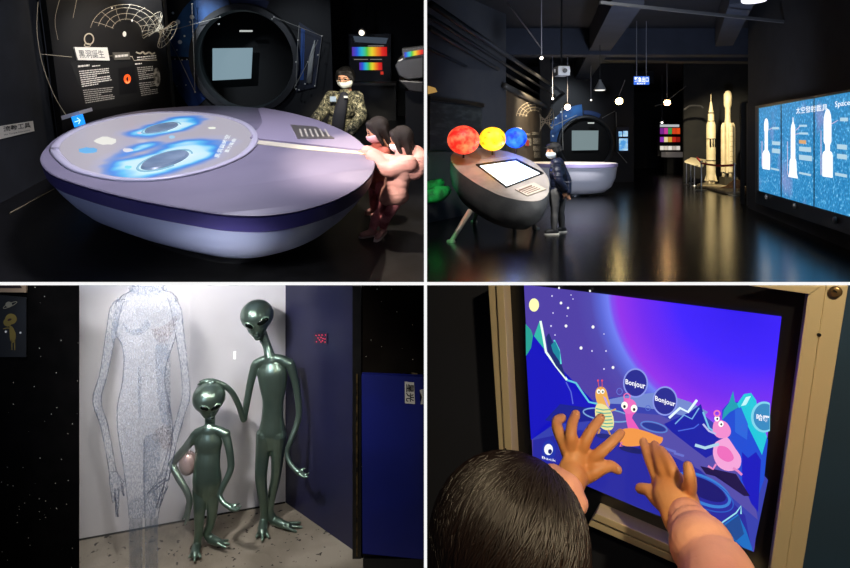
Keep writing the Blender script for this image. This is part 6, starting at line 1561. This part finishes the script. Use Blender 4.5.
# moon and stars
img('moon', ellipse_px(534, 305, 5, 6.6, 20), '#fdf8b4', 1.1)
for k, (x, y, rr) in enumerate(((561, 303, 1.3), (568, 308, 1.1), (566, 326, 1.4), (593, 327, 1.5), (581, 348, 1.5), (613, 367.5, 1.4), (551, 326, .9), (592, 351, .8), (606, 351, .8), (604, 369, .8), (552, 296, .8), (573, 299, .6), (559, 288, 1), (590, 291, 1), (553, 313, .7), (567, 316, .6), (604, 334, .6), (555, 335, .7), (571, 295, .6))):
    img('star', ellipse_px(x, y, rr, rr*1.1, 10), '#d8d2ff' if rr < 1 else '#ffffff', 1.0)
# speech bubbles
def bubble(cx, cy, r_, txt, tq, fill='#2a2f9a'):
    img('speech_bubble', ellipse_px(cx, cy, r_*.95, r_*1.12, 30), '#8f9cf2', .95); img('speech_bubble', ellipse_px(cx, cy, r_*.84, r_*1.0, 30), fill, .9)
    _z[0] += 1
    obj('lettering', text_px(txt, SP, tq, -.0055+_z[0]*.00003, .02), glow('px_text_white', '#f6f6ff', 1.1), dsp)
bubble(635.5, 383, 13.2, 'Bonjour', ((625.5, 379), (645.5, 383), (645, 391), (625.5, 385.5)))
bubble(665, 401, 13.2, 'Bonjour', ((655, 395.5), (675.5, 401.5), (675, 408.5), (655, 402)))
img('speech_bubble', ellipse_px(765, 417, 11, 15.5, 26)[:], '#7fe8f6', .95) if False else None
bq = [p for p in ellipse_px(764, 417, 13, 15.5, 40) if p[0] < 770.3]
img('speech_bubble', bq, '#86dcf4', .95); bq = [p for p in ellipse_px(764.5, 417, 11, 13.4, 40) if p[0] < 770.2]; img('speech_bubble', bq, '#3a8fc8', .95)
_z[0] += 1; obj('lettering', text_px('哈囉', SP, ((756.5, 413.5), (769.5, 416), (769, 422.5), (756.5, 420)), -.0055+_z[0]*.00003, .02), glow('px_text_white', '#f6f6ff', 1.1), dsp)
imgline('small_ring', ellipse_px(619.5, 391.5, 2.8, 3.2, 16), .8, '#6a78e0', .9, True); imgline('small_ring', ellipse_px(648, 408, 2.3, 2.6, 16), .8, '#5a74d8', .9, True); imgline('small_ring', ellipse_px(744.5, 427.5, 2.8, 3.2, 16), 1, '#3a68e8', .9, True)
# yellow striped creature
img('creature_head', [(595.5, 392), (598, 387.5), (603, 387), (606.5, 391), (608, 398), (610, 404), (607, 408), (599, 405), (596, 399)], '#f2b25a', 1, 3)
for s_ in (0, 1): imgline('feeler', [(599+s_*3.2, 388), (598+s_*4, 381)], .7, '#d85a6a'); img('feeler_tip', ellipse_px(598+s_*4, 380.6, 1, 1.1, 10), '#f0506a', 1)
for s_ in (0, 1): img('eye_white', ellipse_px(598.6+s_*4, 391.5, 2, 2.4, 14), '#fbfbf2', 1.05); img('pupil', ellipse_px(599+s_*3.8, 391.8, .8, 1, 10), '#20202a', .5)
img('beak', [(603, 396), (606, 398), (610, 409), (607, 406)], '#c8a8f0', .95)
img('creature_body', [(597, 404), (605, 405), (612, 413), (614, 424), (611, 430), (603, 429), (597, 422), (595, 412)], '#efe6a0', 1, 3)
for k in range(6): imgline('stripe', [(595.8+k*.5, 408.5+k*3.4), (603+k*.8, 410+k*3.4), (610.5+k*.6, 409.5+k*3.4)], 1.1, '#58b8a8')
imgline('creature_arm', [(611, 411), (616, 409)], 1.6, '#e8b070'); imgline('creature_foot', [(600, 429), (598, 435)], 1.8, '#d8a050'); imgline('creature_foot', [(608, 430), (611, 436), (615, 434)], 1.8, '#d8a050')
img('shadow', ellipse_px(604, 436, 8, 2.5, 16, .1), '#232a80')
# pink creature
img('creature_body', [(624, 399), (633, 400), (637, 410), (632, 418), (641, 432), (640, 440), (631, 436), (627, 424), (625, 411)], '#ee5ec0', 1, 3)
img('creature_head', ellipse_px(629.5, 406.5, 7, 7.5, 20), '#f272c4', 1)
for s_, q in ((-1, 0), (1, 0)): img('eye_white', ellipse_px(629.3+s_*4.8, 407+s_*1.5, 3.3, 3.8, 16), '#fffdf0', 1.1); img('pupil', ellipse_px(629.3+s_*4.8, 408+s_*1.5, 1.3, 1.6, 12), '#1c2030', .5)
imgline('feeler', ellipse_px(627, 396.5, 3.2, 3, 16), 1.1, '#f272b4', 1, True)
img('creature_tail', [(618, 432), (630, 428), (645, 431), (658, 436), (663, 438), (660, 444), (650, 443), (638, 446), (622, 445)], '#f49a4c', 1, 3)
imgline('creature_foot', [(622, 442), (620, 446), (627, 448)], 1.8, '#f07ab0'); img('shadow', ellipse_px(632, 450, 13, 3, 18, .2), '#20246e')
# pink creature at the right
img('creature_body', [(721, 440), (727, 437), (735, 448), (741, 458), (739, 468), (728, 471), (718, 466), (713, 454), (715, 443)], '#f6a6dc', 1, 3)
img('belly', [(719, 446), (728, 448), (734, 458), (728, 462), (720, 458), (717, 452)], '#f070c0', 1, 3)
img('creature_head', [(714, 422), (720, 420), (727, 423), (731, 431), (728, 437), (719, 438), (713, 432)], '#f48fd2', 1, 3)
for (x, y) in ((717, 418.5), (721, 424)): img('eye_white', ellipse_px(x, y, 2.6, 3, 14), '#ffffff', 1.1); img('pupil', ellipse_px(x+.3, y+.3, 1.0, 1.2, 10), '#222238', .5)
imgline('feeler', ellipse_px(717, 413.5, 2.8, 2.8, 14), 1.6, '#f27ac0', 1, True)
imgline('creature_arm', [(719, 444), (705, 448), (695, 445)], 3, '#b9e2f8'); imgline('creature_arm', [(703, 424), (709, 431), (716, 434)], 2, '#c4c8f8')
imgline('creature_leg', [(716, 464), (713, 469), (708, 466)], 2.2, '#f28fd0'); imgline('creature_leg', [(733, 468), (738, 471), (742, 475)], 2.4, '#f28fd0')
img('badge', ellipse_px(549, 450, 7, 10, 20), '#2438b4'); img('badge_mark', ellipse_px(548.5, 449.5, 4.4, 5.6, 18), '#fafcff', 1); img('badge_mark', ellipse_px(550, 451.5, 2, 2.4, 12), '#1f2a80', .8)
_z[0] += 1; obj('lettering', text_px('Back', SP, ((542, 456), (556, 459.5), (556, 462), (542, 458.5)), -.0055+_z[0]*.00003), glow('px_text_white', '#f6f6ff', 1.1), dsp)
# metal frame
ALU = mat('brushed_alu', '#c8ba98', .42, metal=.3, bump=.05, bscale=200, bstretch=(.2, .2, 3))
def bar(name, quad, depth=.02, m=ALU, back=-.02):
    bm = B(); prism(bm, [SP.pix(x, y, depth) for x, y in quad], -SP.n*(depth-back)); return obj(name, bm, m, fr_, bevel=.0012)
fr_ = thing('metal_frame', 'brushed metal profile frame around the touch screen', 'frame', SP.pix(650, 575, 0))
bar('left_profile', [(488, TOP), (495.5, TOP), (507, 490), (501.5, 490)], .014); bar('left_profile', [(496, TOP), (503.5, TOP), (514, 490), (506.5, 490)], .018)
bar('right_profile', [(809, TOP), (826, TOP), (781, 600), (766, 600)], .018); bar('right_profile', [(827, TOP), (849, TOP), (799, 600), (797, 600)], .016) if False else None
bar('right_profile', [(826, TOP), (848.5, TOP), (797.5, 600), (781, 600)], .016)
bar('top_profile', [(745, TOP), (823, TOP), (810, 294.5)], .022)
bar('bottom_profile', [(596, 513), (776, 592), (776, 599), (592, 519)], .018); bar('bottom_profile', [(591.5, 520), (776, 600), (776, 608), (588, 525.5)], .014)
def screw(x, y, r_, lab):
    q = SP.pix(x, y, .0205); bm = B(); lathe(bm, [(r_, 0), (r_*.95, .002), (r_*.6, .0032)], q, 20, SP.n); s_ = obj('screw', bm, mat('screw_brass', '#8a7350', .35, .8), fr_, True)
    bm = B(); u = SP.x; box(bm, q+SP.n*.0033, (r_*1.1, .0006, r_*.22), Matrix.Rotation(.6, 3, 'Y')); obj('slot', bm, BLACKP, s_)
screw(836, 291.5, .0072, ''); 
bm = B(); lathe(bm, [(.0026, 0), (.0022, .001)], SP.pix(819, 335, .0185), 14, SP.n); obj('hole', bm, BLACKP, fr_)
bm = B(); lathe(bm, [(.0016, 0), (.0012, .001)], SP.pix(505.5, 449, .0185), 12, SP.n); obj('hole', bm, BLACKP, fr_)

# ---------------------------------------------------------------- child: hair, arms and hands
def sd(px, py): return SP.pix(px, py).y
def h(px, py, back): return P(px, py, sd(px, py)-back)
ch = thing('person', 'dark haired child in peach puffer coat touching the glowing screen with both hands', 'person', P(560, 640, .6))
CSK = mat('warm_skin', '#d79a63', .5, col2='#cb8850', nscale=14, bump=.05, bscale=60)
K = .9/F
def fc(pts): return chain([(h(x, y, bk), r_*K) for x, y, r_, bk in pts], n=5)
left = [
    # palm
    chain([(h(565, 492, .085), 14.5*K), (h(571, 478, .07), 17*K), (h(578, 466, .055), 18*K), (h(581, 459, .05), 15*K)], flat=((.3, -1, .25), .5), seg=20),
    fc([(568, 454, 7, .05), (564, 443, 6.6, .055), (558, 430, 6, .045), (557, 421, 5.4, .03), (562, 418, 5, .02)]),
    fc([(572, 452, 7, .05), (571, 438, 6.2, .058), (572, 425, 5.6, .045), (576, 414, 4.8, .025)]),
    fc([(579, 455, 7, .045), (584, 444, 6.2, .048), (591, 431, 5.6, .036), (601, 417.5, 4.6, .014)]),
    fc([(587, 462, 7, .045), (597, 455, 6, .045), (610, 444, 5.3, .032), (621, 433, 4.4, .012)]),
    fc([(580, 478, 8.5, .055), (592, 473, 7.4, .055), (603, 467.5, 6.2, .045), (611, 466, 5.6, .035), (618, 470, 4.6, .03)]),
    chain([(h(572, 478, .075), 15*K), (h(560, 500, .1), 15*K), (h(546, 530, .14), 18*K), (V((.09, .62, -.5)), .035)]),
]
right = [
    chain([(h(682, 520, .085), 17*K), (h(679, 506, .07), 19*K), (h(674, 494, .058), 19*K), (h(671, 486, .05), 16*K)], flat=((-.1, -1, .3), .5), seg=20),
    fc([(662, 489, 7, .045), (656, 474, 6, .045), (649, 458, 5.4, .032), (643.5, 442, 4.4, .012)]),
    fc([(669, 484, 7, .05), (663, 470, 6, .052), (658, 456, 5.4, .038), (655, 445, 4.6, .02)]),
    fc([(677, 485, 7, .05), (673, 472, 6, .056), (667, 459, 5.3, .045), (661, 450, 4.4, .032)]),
    fc([(687, 494, 7, .055), (690, 486, 6.2, .07), (689.5, 475, 5.4, .08), (688, 466, 4.6, .075)]),
    fc([(668, 508, 8, .06), (657, 499, 7, .06), (648, 490, 5.8, .052), (640, 488.5, 5, .045)]),
    chain([(h(684, 518, .085), 15*K), (h(697, 540, .115), 14*K), (h(716, 575, .155), 14*K), (V((.29, .57, -.5)), .03)]),
]
torso = [orb((.2, .47, -.62), (.13, .1, .17)), chain([((.10, .5, -.52), .05), ((.20, .48, -.5), .06), ((.30, .5, -.52), .05)]), chain([((.105, .5, -.44), .06), ((.17, .5, -.52), .05)])]
torso += [chain([((.09, .62, -.5), .035), ((.10, .52, -.53), .045)]), chain([((.28, .55, -.5), .035), ((.29, .5, -.53), .045)])]
HC = V((.0895, .645, -.428))
headi = head_items(HC, .082, (.75, .62, -.12), (0, 0, 1))
body = obj('body', organic(left+right+torso+headi, .0028, 2), CSK, ch, True)
# nails
for (x, y, bk, dx, dy) in ((601, 418.5, .016, .5, -.8), (620, 434, .014, .7, -.6), (576, 415.5, .029, .3, -.9), (617.5, 468.5, .034, .9, .3)):
    bm = B(); ball(bm, h(x, y, bk)+V((0, -.0042, .001)), (.0026, .001, .0034), None, 12, 8); obj('fingernail', bm, mat('nail', '#e6b48c', .3), body, True)
# sleeves
PEACH = mat('peach_coat', '#f0b092', .6, col2='#e8a386', nscale=8, bump=.25, bscale=25)
sl_l = organic([chain([(h(553, 480, .085), 15*K), (h(566, 492, .095), 19*K), (h(576, 503, .1), 12*K)], flat=None), chain([(h(563, 497, .1), 21*K), (h(555, 515, .125), 26*K), (h(545, 545, .16), 30*K), ((.10, .56, -.5), .05)])], .003, 3)
obj('sleeve', sl_l, PEACH, ch, True)
def pufft(pts):
    q = cr([(*p, r_) for p, r_ in pts], 10); n = len(q)
    return ('c', [V(a[:3]) for a in q], [a[3] for a in q], None, 24)
cuffa, cuffb = h(686, 524, .092), h(705, 560, .15)
it = []
seq = [(h(688, 519.5, .088), 17.5*K), (h(690, 524.5, .092), 20*K), (h(692.5, 529, .098), 20.5*K), (h(695, 533, .103), 20*K), (h(699, 541, .115), 25*K), (h(703, 549, .125), 26*K), (h(707, 557, .133), 24.5*K), (h(711, 565, .14), 27*K), (h(720, 582, .16), 29*K), ((.30, .57, -.5), .055)]
it.append(chain(seq, n=6, seg=24))
obj('sleeve', organic(it, .003, 2), PEACH, ch, True)
obj('coat', organic([orb((.2, .46, -.66), (.17, .13, .18)), chain([((.10, .55, -.52), .058), ((.2, .47, -.55), .08), ((.29, .53, -.52), .065)])], .006, 3), PEACH, ch, True)
# hair: a cap plus many locks
HK = bpy.data.materials.new('child_hair'); HK.use_nodes = True
b = HK.node_tree.nodes['Principled BSDF']; b.inputs['Base Color'].default_value = hx('#140b09'); b.inputs['Roughness'].default_value = .45; b.inputs['Specular IOR Level'].default_value = .6
b.inputs['Anisotropic'].default_value = .6
cap_ = [orb(HC+V((0, 0, .006)), (.078, .080, .08)), orb(HC+V((.0, -.008, -.04)), (.077, .074, .07)), chain([(HC+V((0, -.012, -.05)), .069), (HC+V((.0, -.03, -.15)), .066)])]
hair = obj('hair', organic(cap_, .005, 4), HK, ch, True)
rnd = random.Random(3)
CD = V((.5, .35, .8)).normalized(); CU = CD.orthogonal().normalized(); CW = CD.cross(CU)
bm = B()
for i in range(2200):
    a = rnd.uniform(0, 2*PI); L_ = rnd.uniform(.75, 1.15); r0 = .083+rnd.uniform(-.001, .0022)
    pts = []; fell = 0
    ph0 = rnd.uniform(.0, .5)
    for s_ in range(9):
        ph = ph0+(s_/8)*L_*2.5
        ca, sa = math.cos(a+.12*math.sin(ph*2+i)), math.sin(a+.12*math.sin(ph*2+i))
        pm = ph
        d_ = (CU*ca*math.sin(pm)+CW*sa*math.sin(pm)+CD*math.cos(pm))*r0; hz = 0
        if d_.z < 0 or fell:
            if not fell: fell = 1; hd_ = V((d_.x, d_.y, 0)).normalized(); f0 = ph
            d_ = hd_*r0; hz = -.11*(ph-f0)
        p = HC+V((0, -.003+hz*.1, .004+hz))+d_
        pts.append(p)
    rr = rnd.uniform(.0006, .0013)
    tube(bm, pts, [rr*.6]+[rr]*7+[rr*.3], 4, caps=False)
obj('hair_strands', bm, HK, hair, True, kind='stuff')
# lights of room 4
spot('warm_lamp', (.45, .05, .35), (.3, .8, -.45), 44.0, 60, .7, (1, .78, .48), .03)
spot('warm_lamp', (.0, .05, .15), (.1, .6, -.38), 7.0, 40, .8, (1, .8, .5), .03)
